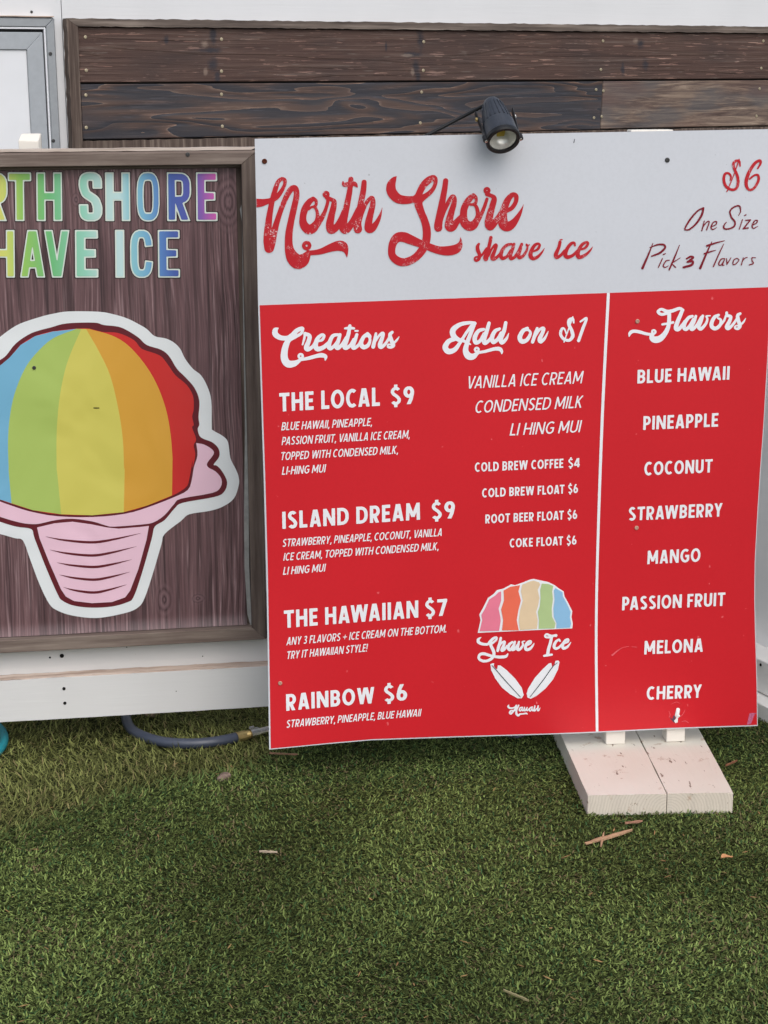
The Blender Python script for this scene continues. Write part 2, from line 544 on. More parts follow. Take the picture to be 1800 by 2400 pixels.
def arc(cx, cy, rx, ry, a0, a1, n=14, p=1.0):
    out = []
    for k in range(n + 1):
        a = math.radians(a0 + (a1 - a0) * k / n); c, s = math.cos(a), math.sin(a)
        out.append((cx + rx * math.copysign(abs(c) ** p, c), cy + ry * math.copysign(abs(s) ** p, s)))
    return out

def glyph(ch, w, sq=1.0, nar=1.0):
    """condensed sans letter, cap height 1: (polylines, width, clip to the cap height?)"""
    h = w / 2
    if ch == 'I': return [[(h, -.2), (h, 1.2)]], w, True
    if ch == 'L': W = .44 * nar; return [[(h, -.2), (h, 1.2)], [(0, h), (W, h)]], W, True
    if ch == 'T': W = .56 * nar; return [[(W / 2, -.2), (W / 2, 1 - h)], [(0, 1 - h), (W, 1 - h)]], W, True
    if ch == 'H': W = .62 * nar; return [[(h, -.2), (h, 1.2)], [(W - h, -.2), (W - h, 1.2)], [(h, .51), (W - h, .51)]], W, True
    if ch == 'E': W = .46 * nar; return [[(h, -.2), (h, 1.2)], [(0, h), (W, h)], [(0, 1 - h), (W, 1 - h)], [(0, .51), (W - .04, .51)]], W, True
    if ch == 'F': W = .44 * nar; return [[(h, -.2), (h, 1.2)], [(0, 1 - h), (W, 1 - h)], [(0, .5), (W - .05, .5)]], W, True
    if ch == 'N': W = .66 * nar; return [[(h, -.2), (h, 1.2)], [(W - h, -.2), (W - h, 1.2)], [(h * .7, 1.08), (W - h * .7, -.08)]], W, True
    if ch == 'M': W = .8 * nar; return [[(h, -.2), (h + .03, 1.2)], [(W - h, -.2), (W - h - .03, 1.2)], [(h * .8, 1.1), (W / 2, .2)], [(W / 2, .2), (W - h * .8, 1.1)]], W, True
    if ch in 'AV':
        W = .64 * nar; a = h * 1.08; b = W / 2 - w * .16
        def lg(s):
            f = lambda y: a + (b - a) * y
            return [(f(-.2) if s else W - f(-.2), -.2), (f(1.2) if s else W - f(1.2), 1.2)]
        st = [lg(1), lg(0)]
        if ch == 'A': st.append([(a + (b - a) * .27, .27), (W - a - (b - a) * .27, .27)])
        else: st = [[(x, 1 - y) for x, y in s] for s in st]
        return st, W, True
    if ch == 'W':
        W = .98 * nar; a = h * 1.05; q = W * .27; c = W / 2
        def ln(p, r):
            (x0, y0), (x1, y1) = p, r; e = lambda y: x0 + (x1 - x0) * (y - y0) / (y1 - y0)
            return [(e(-.2), -.2), (e(1.2), 1.2)]
        return [ln((a, 1), (q, 0)), ln((c - h * .25, 1), (q, 0)), ln((c + h * .25, 1), (W - q, 0)), ln((W - a, 1), (W - q, 0))], W, True
    if ch == 'Y': W = .6 * nar; return [[(h * .6, 1.1), (W / 2, .42)], [(W - h * .6, 1.1), (W / 2, .42)], [(W / 2, .46), (W / 2, -.2)]], W, True
    if ch == 'K': W = .6 * nar; return [[(h, -.2), (h, 1.2)], [(W - h * .9, 1.12), (h, .38)], [(W * .38, .52), (W - h * .8, -.12)]], W, True
    if ch == 'U': W = .6 * nar; return [[(h, 1.2), (h, .3)] + arc(W / 2, .3, W / 2 - h, .3 - h + .01, 180, 360, 12, sq)[1:-1] + [(W - h, .3), (W - h, 1.2)]], W, 'top'
    if ch == 'O': W = .72 * nar; return [arc(W / 2, .5, W / 2 - h, .51 - h, 0, 360, 32, sq)], W, False
    if ch in 'CG':
        W = (.6 if ch == 'C' else .66) * nar; rx = (W * 1.14 / 2 if sq == 1 else W / 2) - h
        a0 = 52 if sq == 1 else 14
        st = [arc(h + rx, .5, rx, .51 - h, a0, 360 - a0 - (0 if ch == 'C' else -4), 24, sq)]
        if ch == 'G': st = [arc(h + rx, .5, rx, .51 - h, 52, 312, 24, sq), [(W - h, .14), (W - h, .52)], [(W * .54, .47), (W, .47)]]
        return st, W, False
    if ch == 'D': W = .64 * nar; return [[(h, -.2), (h, 1.2)], [(0, 1 - h), (W * .36, 1 - h)] + arc(W * .36, .5, W * .64 - h, .5 - h, 90, -90, 16, .85)[1:-1] + [(W * .36, h), (0, h)]], W, True
    if ch in 'PRB':
        W = {'P': .52, 'R': .56, 'B': .55}[ch] * nar; b = .43 if ch != 'B' else .5; c = W * (.5 if sq == 1 else .44); R = W - h - c
        if ch == 'B': R *= .92
        top = [(0, 1 - h), (c, 1 - h)] + arc(c, (1 - h + b) / 2, R, (1 - h - b) / 2, 90, -90, 12, sq)[1:-1] + [(c, b), (0, b)]
        st = [[(h, -.2), (h, 1.2)], top]
        if ch == 'R': st.append([(W * .42, b + .02), (W - h * .98, -.12)])
        if ch == 'B': st.append([(0, b), (c, b)] + arc(c, (h + b) / 2, W - h - c, (b - h) / 2, 90, -90, 12)[1:-1] + [(c, h), (0, h)])
        return st, W, True
    if ch in 'S$':
        W = .52 * nar; rx = W / 2 - h; c = W / 2; q = .25
        if sq == 1:
            s = arc(c, .745, rx * .94, .265 - h, 28, 200, 12) + spline([(c - rx * .7, .615), (c, .52), (c + rx * .72, .40)], 4)[1:-1] + arc(c, .262, rx, .272 - h, 18, -152, 12)
        else:
            s = [(W - h, .70)] + arc(c, .76, rx, .25 - h, 0, 180, 14, sq) + spline([(h, .72), (h + rx * .35, .57), (c, .5), (W - h - rx * .35, .42), (W - h, .28)], 5)[1:-1] + arc(c, .24, rx, .25 - h, 0, -180, 14, sq) + [(h, .31)]
        st = [s]
        if ch == '$': st += [[(c, -.14), (c, .06)], [(c, .94), (c, 1.14)]]
        return st, W, False
    if ch == '3': W = .5; return [[(h * .5, .86)] + arc(W * .44, .745, W * .44 - h, .255 - h, 130, -70, 12)[1:] + [(W * .4, .53)], [(W * .3, .53), (W * .46, .53)] + arc(W * .46, .27, W * .54 - h, .27 - h, 80, -140, 12)], W, False
    if ch == '4': W = .56; return [[(W * .72, -.2), (W * .72, 1.2)], [(W * .68, 1.08), (h * .3, .25)], [(0, .26), (W, .26)]], W, True
    if ch == '6': W = .54; return [arc(W / 2, .315, W / 2 - h, .325 - h, 0, 360, 24), [(h * 1.02, .38), (W * .3, .72), (W * .62, 1.15)]], W, True
    if ch == '9': W = .54; return [arc(W / 2, .685, W / 2 - h, .325 - h, 0, 360, 24), [(W - h * 1.02, .62), (W * .7, .28), (W * .38, -.15)]], W, True
    if ch == '7': W = .52; return [[(0, 1 - h), (W, 1 - h)], [(W - h, 1 - h), (W * .3, -.1)]], W, True
    if ch == '+': return [[(0, .45), (.58, .45)], [(.29, .16), (.29, .74)]], .58, False
    if ch == '!': return [[(h, .3), (h, 1.0)], [(h, 0), (h, w)]], w, False
    if ch == ',': return [[(h + .03, w), (h - .02, -.14)]], w, False
    if ch == '.': return [[(h, 0), (h, w)]], w, False
    if ch == '-': return [[(0, .38), (.26, .38)]], .26, False
    raise KeyError(ch)

KERN = {}
for a, b, k in (('A', 'V', -.09), ('V', 'A', -.09), ('A', 'W', -.07), ('W', 'A', -.08), ('A', 'T', -.08), ('T', 'A', -.08), ('L', 'T', -.06), ('L', 'O', -.02), ('T', 'O', -.03), ('P', 'A', -.07), ('F', 'L', 0.0),
                ('O', 'A', -.02), ('A', 'Y', -.08), ('L', 'A', 0.01), ('R', 'Y', -.03), ('N', 'Y', 0.0), ('Y', ' ', -.03), ('T', 'Y', -.02), ('L', 'K', 0), ('A', 'O', -.02), ('R', 'A', -.01), ('C', 'A', -.05), ('O', 'C', -.01), ('L', '-', -.02), ('$', '9', .01)):
    KERN[a + b] = k
_cache = {}
def glyph_mesh(ch, w, sq=1.0, nar=1.0, grow=0.0, res=40):
    if ch in '$+': w *= {'$': .9, '+': .7}[ch]
    key = (ch, w, sq, nar, grow, res)
    if key not in _cache:
        st, W, cl = glyph(ch, w, sq, nar)
        st = [([(x, y, w) for x, y in s], math.hypot(s[0][0] - s[-1][0], s[0][1] - s[-1][1]) > 1e-6) for s in st]
        clip = {True: (-1, W + 1, 0, 1), False: None, 'top': (-1, W + 1, -1, 1)}[cl]
        D, x0, y0 = sdf_grid(st, 1.0 / res, grow, clip)
        _cache[key] = (*fill(contours(D, x0, y0, 1.0 / res, 0.22 / res)), W)
    return _cache[key]

def text_mesh(s, w, track=.115, space=.30, slant=0.0, res=40):
    V, T, x = [], [], 0.0; prev = ''
    for ch in s:
        if ch == ' ':
            x += space; prev = ' '; continue
        x += KERN.get(prev + ch, 0)
        gv, gt, W = glyph_mesh(ch, w, res=res)
        T += [tuple(len(V) + i for i in t) for t in gt]
        V += [(x + a + slant * b, b) for a, b in gv]
        x += W + track; prev = ch
    return V, T

def flat_obj(name, F, V, T, off, mat, parent, px=True):
    """V: pixel positions (px) or (u, v); laid on the plane of F, 'off' in front of it."""
    pts = [F.uv(x, y, -off) for x, y in V] if px else V
    b = F.bow or (lambda u, v: 0.0)
    vs_ = [(u, -off - b(u, v), v) for u, v in pts]
    fs = []
    for t in T:
        (a0, a1), (b0, b1), (c0, c1) = (pts[i] for i in t)
        fs.append(t if (b0 - a0) * (c1 - a1) - (c0 - a0) * (b1 - a1) > 0 else t[::-1])
    return mesh_obj(name, vs_, fs, mat, parent)

def text_on(name, F, s, p0, p1, cap, w, mat, parent, off, slant=0.0, res=40, track=.115, space=.30):
    V, T = text_mesh(s, w, track, space, slant, res)
    a = F.uv(*p0, -off); b = F.uv(*p1, -off); t = F.uv(p0[0], p0[1] - cap, -off)
    hgt = t[1] - a[1]
    x0 = min(v[0] for v in V); x1 = max(v[0] for v in V)
    du, dv = b[0] - a[0], b[1] - a[1]
    uv = [(a[0] + du * (x - x0) / (x1 - x0), a[1] + dv * (x - x0) / (x1 - x0) + y * hgt) for x, y in V]
    return flat_obj(name, F, uv, T, off, mat, parent, px=False)

def script_mesh(words, org, scale, step=0.55, fat=1.0, clip=None):
    """brush strokes traced as (x, y, width) in a zoomed view -> outline in photo pixels"""
    st = []
    for pts in words:
        pts = [(org[0] + x / scale, org[1] + y / scale, max(0.8, w * fat / scale)) for x, y, w in pts]
        st.append(([(x, y, max(0.6, w)) for x, y, w in spline(pts, 7)], False))
    D, x0, y0 = sdf_grid(st, step, 0.0, clip)
    return fill(contours(D, x0, y0, step, 0.12))

def poly_px(name, F, pts, off, mat, parent, smooth=0):
    pts = [tuple(p) for p in pts]
    if smooth:
        c = spline(pts + [pts[0]], smooth); pts = c[:-1]
    if area2(pts) < 0: pts = pts[::-1]
    return flat_obj(name, F, *fill([pts]), off, mat, parent)

def stroke_px(name, F, strokes, off, mat, parent, step=0.5):
    D, x0, y0 = sdf_grid([([(x, y, max(.4, w)) for x, y, w in spline(s, 6)], False) for s in strokes], step)
    return flat_obj(name, F, *fill(contours(D, x0, y0, step, 0.12)), off, mat, parent)

def Z(org, scale, pts): return [(org[0] + p[0] / scale, org[1] + p[1] / scale, *(q / scale for q in p[2:])) for p in pts]

# ------------------------------------------------------------------ materials in use
bu, bv = PANEL.uv(535, 473, .02); ku, kv = PANEL.uv(464, 1402, .02); lu, lv = PANEL.uv(385, 1405, .02); mu_, mv = PANEL.uv(178, 468, .02)
KNOTS = [(bu, bv, .045, .085, 4.5), (ku, kv, .022, .016, 2.2), (lu, lv, .026, .05, 2.5), (mu_, mv, .012, .02, 2.0)]
M_wall = paint_white('white_painted_metal', (0.69, 0.70, 0.715), srgb(150, 145, 138), .80, 'x', .4)
M_wallhid = plain('dark_body', (.05, .05, .05))
M_plank = [plank_brown(), plank_char(), plank_tan()]
M_trim = grain_wood('weathered_trim_wood', srgb(66, 58, 54), srgb(104, 93, 86), srgb(146, 134, 124), 'x', .75, 90, .002)
M_trimz = grain_wood('weathered_trim_wood_upright', srgb(58, 48, 44), srgb(90, 77, 70), srgb(138, 125, 114), 'z', .75, 90, .002)
M_frame = grain_wood('grey_brown_frame_wood', srgb(92, 78, 72), srgb(116, 103, 95), srgb(146, 133, 122), 'x', .62, 70, .0008)
M_framez = grain_wood('grey_brown_stile_wood', srgb(70, 58, 54), srgb(96, 84, 77), srgb(124, 111, 101), 'z', .62, 70, .0008)
M_alu = plain('grey_aluminium', srgb(150, 154, 158), .42, .5, .35, .06, 60)
M_alu2 = plain('grey_painted_aluminium', srgb(160, 165, 170), .5, .4, .1, .05, 60)
M_hatch = plain('white_hatch_sheet', (.70, .715, .74), .5, .3, 0, .03, 8)
M_gasket = plain('black_gasket', (.012, .012, .013), .7)
M_screw = plain('zinc_screw', srgb(176, 165, 140), .4, .5, .6, .15, 200)
M_dscrew = plain('dark_screw', srgb(70, 70, 70), .5, .4, .5)
M_rust = plain('rusty_screw', srgb(82, 40, 26), .8, .2)
M_hole = plain('dark_hole', (.012, .011, .010), .9, .1)
M_white_x = paint_white('white_painted_board', (.66, .655, .645), srgb(150, 128, 108), .70, 'x')
M_raw = grain_wood('worn_raw_edge', srgb(138, 116, 104), srgb(198, 178, 164), srgb(222, 208, 196), 'x', .8, 60, .002)
M_white_y = paint_white('white_painted_foot', (.60, .56, .52), srgb(140, 108, 84), .685, 'y', .6)
M_post = paint_white('cream_painted_post', (.78, .74, .67), srgb(120, 96, 72), .70, 'z', .8)
M_greypanel = paint_white('grey_white_panel', (.88, .88, .88), srgb(140, 132, 124), .76, 'x')
M_vinyl = banner_print()
M_vedge = plain('vinyl_back', srgb(142, 142, 140), .5, .4, 0, .2, 40)
M_sheet = sign_sheet('white_sign_sheet', (.60, .62, .665), (.30, .31, .33))
M_red = sign_sheet('red_print', srgb(203, 34, 44), srgb(222, 96, 100), .34)
M_pwhite = plain('white_print', (.78, .79, .82), .45, .3, 0, .03, 40)
M_pscript = worn_print('worn_white_print', (.78, .79, .83), (.42, .40, .44), .62, .45, 380)
M_rscript = worn_print('worn_red_print', srgb(180, 20, 34), (.66, .60, .62), .58, .45, 330)
M_dred = plain('dark_red_ink', srgb(122, 14, 34), .45)

# ------------------------------------------------------------------ ground
def ground_mat():
    m = Mat('turf_backing', .9, .1)
    n = m.noise(9, detail=6, rand=False); f = m.noise(260, detail=3, rand=False)
    c = m.ramp(f, [(.3, (.010, .014, .006)), (.7, (.045, .058, .024))])
    m.color(m.mix(m.math('MULTIPLY', n, .4), c, (.03, .034, .014)))
    m.bump(f, .004, .6)
    return m.m
gm = bmesh.new()
g = 150.0
bmesh.ops.create_grid(gm, x_segments=12, y_segments=12, size=g)
tag(bm_obj('ground', gm, ground_mat()), kind='structure')

BOUND = [ground(*p) for p in ((-420, 2080), (-120, 2010), (0, 1978), (100, 1940), (216, 1902), (328, 1868), (424, 1845), (540, 1826), (637, 1797), (700, 1768))]
BOUND += [Vector((BOUND[-1].x + 0.12, BOUND[-1].y + 0.35, 0)), Vector((BOUND[-1].x + 2.0, BOUND[-1].y + 0.5, 0))]
bx = np.array([p.x for p in BOUND]); by = np.array([p.y for p in BOUND])

def blades(name, P, L, W, lean, curl, col, mat, twist=1.3, zr=.0):
    n = len(P)
    phi = rng.uniform(0, 2 * np.pi, n)
    pile = patchy(P, 5, 77) * 9
    phi = np.where(rng.uniform(0, 1, n) < .45, pile + rng.normal(0, .7, n), phi); tw = rng.normal(0, twist, n)
    th = rng.uniform(lean[0], lean[1], n); cu_ = rng.uniform(curl[0], curl[1], n)
    ln = rng.uniform(L[0], L[1], n); wd = rng.uniform(W[0], W[1], n)
    S = 3
    V = np.zeros((n, 2 * S + 1, 3)); c = np.zeros((n, 3)); c[:, :2] = P; c[:, 2] = rng.uniform(-.001, zr, n)
    for k in range(S + 1):
        a = phi + tw * k / S
        side = np.stack([-np.sin(a), np.cos(a), np.zeros(n)], 1)
        w = (wd * (1.0, 1.0, .85, 0)[k] / 2)[:, None]
        if k < S: V[:, 2 * k] = c - side * w; V[:, 2 * k + 1] = c + side * w
        else: V[:, 2 * S] = c
        t = th + cu_ * (k + .5) / S
        c = c + np.stack([np.sin(t) * np.cos(a), np.sin(t) * np.sin(a), np.cos(t)], 1) * (ln / S)[:, None]
        c[:, 2] = np.maximum(c[:, 2], .0015)
    nv = 2 * S + 1
    base = (np.arange(n) * nv)[:, None]
    quads = np.concatenate([base + np.array([2 * k, 2 * k + 1, 2 * k + 3, 2 * k + 2]) for k in range(S - 1)], 1).reshape(n, S - 1, 4)
    tri = base + np.array([2 * S - 2, 2 * S - 1, 2 * S])
    loops = np.concatenate([quads.reshape(n, -1), tri], 1).ravel()
    starts = (np.arange(n) * (4 * (S - 1) + 3))[:, None] + np.array([4 * k for k in range(S)])
    me = bpy.data.meshes.new(name)
    me.vertices.add(n * nv); me.vertices.foreach_set('co', V.ravel())
    me.loops.add(len(loops)); me.loops.foreach_set('vertex_index', loops.astype(np.int32))
    me.polygons.add(n * S); me.polygons.foreach_set('loop_start', starts.ravel().astype(np.int32))
    me.polygons.foreach_set('use_smooth', np.ones(n * S, bool))
    me.update(calc_edges=True)
    at = me.attributes.new('tint', 'FLOAT_COLOR', 'POINT')
    cc = np.ones((n, nv, 4)); cc[:, :, :3] = col[:, None, :]
    at.data.foreach_set('color', cc.ravel())
    me.materials.append(mat)
    o = link(bpy.data.objects.new(name, me)); o['kind'] = 'stuff'
    return o

def blade_mat(name, rough=.55):
    m = Mat(name, rough, .08)
    a = m.node('ShaderNodeAttribute'); a.attribute_name = 'tint'
    m.l(a.outputs['Color'], m.b.inputs['Base Color'])
    tr = m.node('ShaderNodeBsdfTranslucent'); m.l(a.outputs['Color'], tr.inputs['Color'])
    mx = m.node('ShaderNodeMixShader'); mx.inputs[0].default_value = .25
    out = m.t.nodes['Material Output']
    m.l(m.b.outputs[0], mx.inputs[1]); m.l(tr.outputs[0], mx.inputs[2]); m.l(mx.outputs[0], out.inputs['Surface'])
    return m.m

def patchy(P, f, seed):
    """cheap smooth noise, 0..1"""
    r = np.random.default_rng(seed); s = np.zeros(len(P))
    for k in range(7):
        a = r.uniform(0, 2 * np.pi); q = f * r.uniform(.5, 1.8)
        s += np.sin(P[:, 0] * math.cos(a) * q + P[:, 1] * math.sin(a) * q + r.uniform(0, 6))
    return np.clip(.5 + s / 7.5, 0, 1)

def spread(n, x0, x1, y0, y1):
    """jittered points: even cover without clumps"""
    k = int(math.sqrt(n * (x1 - x0) / (y1 - y0))); l = int(n / k)
    X, Y = np.meshgrid(np.arange(k), np.arange(l))
    P = np.stack([(X.ravel() + rng.uniform(-.2, 1.2, k * l)) / k * (x1 - x0) + x0, (Y.ravel() + rng.uniform(-.2, 1.2, k * l)) / l * (y1 - y0) + y0], 1)
    return P

def in_view(P, mpx):
    D = np.stack([P[:, 0] - CAM.x, P[:, 1] - CAM.y, np.full(len(P), -CAM.z)], 1)
    z = D @ np.array(fwd); x = 900 + FPX * (D @ np.array(cr)) / z; y = 1200 - FPX * (D @ np.array(cu)) / z
    return (x > -mpx) & (x < 1800 + mpx) & (y < 2400 + mpx * 1.1)

Q = spread(450000, -1.1, 2.35, 2.25, 4.25)
Q = Q[in_view(Q, 620)]
front = Q[:, 1] < np.interp(Q[:, 0], bx, by) + rng.normal(0, .012, len(Q))
F_ = Q[front]
pn = patchy(F_, 9, 3); pb = patchy(F_, 22, 5); r1 = rng.uniform(0, 1, len(F_))
col = np.array([.162, .212, .064]) * (.22 + 1.45 * r1 ** 1.7)[:, None] * (.74 + .58 * pn)[:, None]
col = np.where((rng.uniform(0, 1, len(F_)) < .02 + .10 * (pb > .62))[:, None], np.array([.19, .155, .08]) * (.6 + .7 * r1)[:, None], col)
col = np.where((rng.uniform(0, 1, len(F_)) < .10)[:, None], np.array([.06, .125, .045]) * (.6 + .7 * r1)[:, None], col)
blades('artificial_turf', F_, (.007, .0145), (.0022, .0032), (.7, 1.7), (-.7, 1.2), col, blade_mat('turf_fibre', .7), 2.4, .009)
R_ = spread(190000, -1.3, 2.6, 3.0, 4.75)
R_ = R_[in_view(R_, 620)]
R_ = R_[R_[:, 1] > np.interp(R_[:, 0], bx, by) - .01 + rng.normal(0, .012, len(R_))]
pn = patchy(R_, 8, 8); r1 = rng.uniform(0, 1, len(R_))
col = np.array([.205, .222, .074]) * (.3 + 1.2 * r1 ** 1.4)[:, None] * (.72 + .6 * pn)[:, None]
col = np.where((rng.uniform(0, 1, len(R_)) < .09)[:, None], np.array([.26, .22, .10]) * (.6 + .7 * r1)[:, None], col)
edge = R_[:, 1] < np.interp(R_[:, 0], bx, by) + .05
col = np.where((edge & (rng.uniform(0, 1, len(R_)) < .5))[:, None], np.array([.13, .19, .06]) * (.6 + .8 * r1)[:, None], col)
print('blades', len(F_), len(R_))
blades('grass', R_, (.016, .034), (.0020, .0034), (.55, 1.5), (-.3, 1.0), col, blade_mat('grass_blade', .7), 1.6, .006)

# ------------------------------------------------------------------ food trailer
trailer = thing('food_trailer', 'white food trailer with a weathered dark plank band and an aluminium serving window', 'trailer', TRAILER.m)
U_SEAM = 0.004
bm = bmesh.new(); box(bm, -2.6, 3.6, .03, 2.1, -.45, 2.05); bm_obj('body', bm, M_wallhid, trailer)
bm = bmesh.new(); box(bm, U_SEAM + .0012, 3.6, .004, .0295, -.40, 2.05); bm_obj('wall_panel', bm, M_wall, trailer)
bm = bmesh.new(); box(bm, -2.6, U_SEAM - .0012, .003, .0285, -.40, 2.05); bm_obj('wall_panel', bm, M_wall, trailer)
bm = bmesh.new(); box(bm, -2.62, 3.62, -.03, 2.12, 2.052, 2.10, .01); bm_obj('roof', bm, M_wall, trailer)
VT, VTB, VJ, VB = 1.279, 1.2595, 1.118, .976
def rough_bar(name, poly, y0, y1, mat, parent, n=60, amp=.0012):
    """a sawn strip with a slightly wavering outline"""
    P = []
    for i in range(len(poly)):
        a, b = poly[i], poly[(i + 1) % len(poly)]
        L = math.hypot(b[0] - a[0], b[1] - a[1]); k = max(1, int(L * n))
        for j in range(k):
            t = j / k; w = amp if 0 < j else 0
            P.append((a[0] + (b[0] - a[0]) * t + random.uniform(-w, w), a[1] + (b[1] - a[1]) * t + random.uniform(-w, w)))
    return prism_obj(name, P, y0, y1, mat, parent, 0)
rough_bar('trim_strip', [(.0065, VT), (.0355, VTB), (3.2, VTB), (3.2, VT)], -.030, .0025, M_trim, trailer)
rough_bar('trim_strip', [(.006, VT - .001), (.004, .52), (.032, .52), (.0345, VTB - .0008)], -.030, .0025, M_trimz, trailer)
rough_bar('trim_strip', [(.0345, .972), (.0345, .945), (3.2, .945), (3.2, .972)], -.026, .0025, M_trimz, trailer)
bm = bmesh.new(); box(bm, .034, 3.2, -.006, .002, .53, VTB); bm_obj('backing', bm, M_gasket, trailer)
sb = bmesh.new(); lathe(sb, [(.0045, 0), (.0042, .0014), (.0026, .0018), (.0022, .0008)], 12, Matrix.Rotation(math.radians(90), 4, 'X'))
screw_me = bpy.data.meshes.new('screw'); bmesh.ops.recalc_face_normals(sb, faces=sb.faces[:]); sb.to_mesh(screw_me); sb.free(); screw_me.materials.append(M_screw)
def screw_at(F, px, py, y, parent, mat=None, s=1.0, name='screw'):
    u, v = F.uv(px, py, y)
    me = screw_me
    if mat is not None:
        key = 'screw_' + mat.name
        me = bpy.data.meshes.get(key)
        if me is None:
            me = screw_me.copy(); me.name = key; me.materials.clear(); me.materials.append(mat)
    o = link(bpy.data.objects.new(name, me), parent); o.location = (u, y, v); o.scale = (s, s, s); o.rotation_euler = (0, random.uniform(0, 6), 0)
    return o
PLF = -.020
UJ = 1.661
p1 = prism_obj('plank', [(.0365, VJ + .002), (3.2, VJ + .0025), (3.2, VTB - .0015), (.0365, VTB - .0015)], PLF, -.007, M_plank[0], trailer, .002)
p2 = prism_obj('plank', [(.0365, VB), (UJ - .003, VB - .002), (UJ + .0025, VJ - .003), (.0365, VJ - .0025)], PLF - .001, -.007, M_plank[1], trailer, .002)
p3 = prism_obj('plank', [(UJ - .001, VB), (3.2, VB), (3.2, VJ - .002), (UJ + .0045, VJ - .0025)], PLF + .001, -.007, M_plank[2], trailer, .002)
p1['label'] = 'brown top plank'; p2['label'] = 'charred lower plank with pale wavy grain'; p3['label'] = 'tan mottled plank on the right'
for px, py in ((200, 87), (202, 165), (519, 92), (519, 167), (993, 98), (992, 165), (1413, 96), (1408, 163), (1789, 96), (1784, 160)): screw_at(TRAILER, px, py, PLF, p1)
for px, py in ((201, 223), (202, 299), (519, 221), (521, 296), (988, 216), (985, 288), (1397, 210), (1392, 276)): screw_at(TRAILER, px, py, PLF - .001, p2)
for px, py in ((1414, 213), (1410, 273), (1780, 208), (1773, 272)): screw_at(TRAILER, px, py, PLF + .001, p3)
for vv0, vv1 in ((.830, .970 - .03), (.53, .828)): pass
for k, (a, b) in enumerate(((.80, .940), (.66, .798), (.535, .658))):
    prism_obj('plank', [(.0365, a), (3.2, a), (3.2, b), (.0365, b)], PLF, -.007, M_plank[k % 2], trailer, .002)
# serving window: flanged frame, gasket, hinged hatch
UR, WT, UL, WB = -.0205, 1.2805, -1.02, .60
fw = .0235
def ring_bars(name, u0, u1, v0, v1, w, y0, y1, mat, parent, bev=.0015):
    os_ = []
    for poly in ([(u0, v1), (u0 + w, v1 - w), (u1 - w, v1 - w), (u1, v1)], [(u1, v1), (u1 - w, v1 - w), (u1 - w, v0 + w), (u1, v0)],
                 [(u1, v0), (u1 - w, v0 + w), (u0 + w, v0 + w), (u0, v0)], [(u0, v0), (u0 + w, v0 + w), (u0 + w, v1 - w), (u0, v1)]):
        os_.append(prism_obj(name, poly, y0, y1, mat, parent, bev))
    return os_
fb = ring_bars('window_frame', UL, UR, WB, WT, fw, -.012, .002, M_alu, trailer, .0025)
for px, py in ((118, 126), (125, 330)): screw_at(TRAILER, px, py, -.012, fb[1], M_dscrew, 1.1)
ring_bars('window_rim', UL + fw + .0005, UR - fw - .0005, WB + fw + .0005, WT - fw - .0005, .0045, -.010, .002, M_hatch, trailer, .0008)
bm = bmesh.new(); box(bm, UL + .024, UR - .024, -.001, .0025, WB + .024, WT - .024); bm_obj('gasket', bm, M_gasket, trailer)
hu0, hu1, hv0, hv1 = UL + .034, UR - .0325, WB + .034, WT - .036
ring_bars('hatch_frame', hu0, hu1, hv0, hv1, .043, -.011, -.0015, M_alu2, trailer, .0015)
bm = bmesh.new(); box(bm, hu0 + .0435, hu1 - .0435, -.006, -.0015, hv0 + .0435, hv1 - .0435); bm_obj('hatch_panel', bm, M_hatch, trailer)
rough_bar('drip_strip', [(UL - .005, WT + .0015), (UL - .005, WT + .0045), (UR - .002, WT + .004), (UR - .002, WT + .0015)], -.016, .0025, M_raw, trailer, 30, .0006)
screw_at(TRAILER, 74, 28, .0028, trailer, M_dscrew, .8)

# ------------------------------------------------------------------ white board fence behind the signs
fence = thing('white_fence', 'white painted wooden fence boards behind and under the framed banner', 'fence', PANEL.m)
LEG0, LEG1 = -.86, .62
prism_obj('back_board', [(-1.05, .09), (.86, .09), (.86, .36), (-1.05, .36)], .036, .056, M_white_x, fence, .002)
fr = rough_bar('rail', [(-1.05, .0805), (.86, .0805), (.86, .1845), (-1.05, .1845)], -.002, .0345, M_white_x, fence, 25, .0005)
rough_bar('rail_edge', [(-1.05, .1848), (.86, .1848), (.86, .1868), (-1.05, .1868)], .0002, .0352, M_raw, fence, 60, .0009)
for px, py, y, s in ((145, 1537, .036, 1.15), (117, 1541, .036, .55), (150, 1614, -.002, .9), (152, 1648, -.002, .9), (297, 1517, .036, .3), (475, 1538, .036, .35), (413, 1620, -.002, .3)): screw_at(PANEL, px, py, y, fence, M_hole, s, 'nail_hole')
for u in (-.95, .78): prism_obj('leg', [(u, 0), (u + .06, 0), (u + .06, 1.2), (u, 1.2)], .058, .118, M_post, fence, .003)
pu0, pv0 = PANEL.uv(43, 335, .06); pu1, pv1 = PANEL.uv(97, 314, .06)
def chamfer_bar(name, poly, poly_b, y0, yc, y1, mat, parent):
    bm = bmesh.new(); n = len(poly)
    R = [[bm.verts.new((u, y, v)) for u, v in P] for P, y in ((poly, y0), (poly_b, yc), (poly_b, y1))]
    bm.faces.new(R[0]); bm.faces.new(R[2][::-1])
    for a, b in zip(R, R[1:]):
        for i in range(n): bm.faces.new((a[i], b[i], b[(i + 1) % n], a[(i + 1) % n]))
    bmesh.ops.bevel(bm, geom=bm.edges[:], offset=.0012, segments=1, affect='EDGES')
    return bm_obj(name, bm, mat, parent)
po = chamfer_bar('post', [(pu0, .09), (pu1 - .008, .09), (pu1 - .008, pv1 - .016), (pu0, pv1 - .014)], [(pu0, .09), (pu1, .09), (pu1 - .002, pv1), (pu0 + .006, pv1)], .06, .074, .12, M_post, fence)
po['label'] = 'cream post whose chipped top shows above the frame'

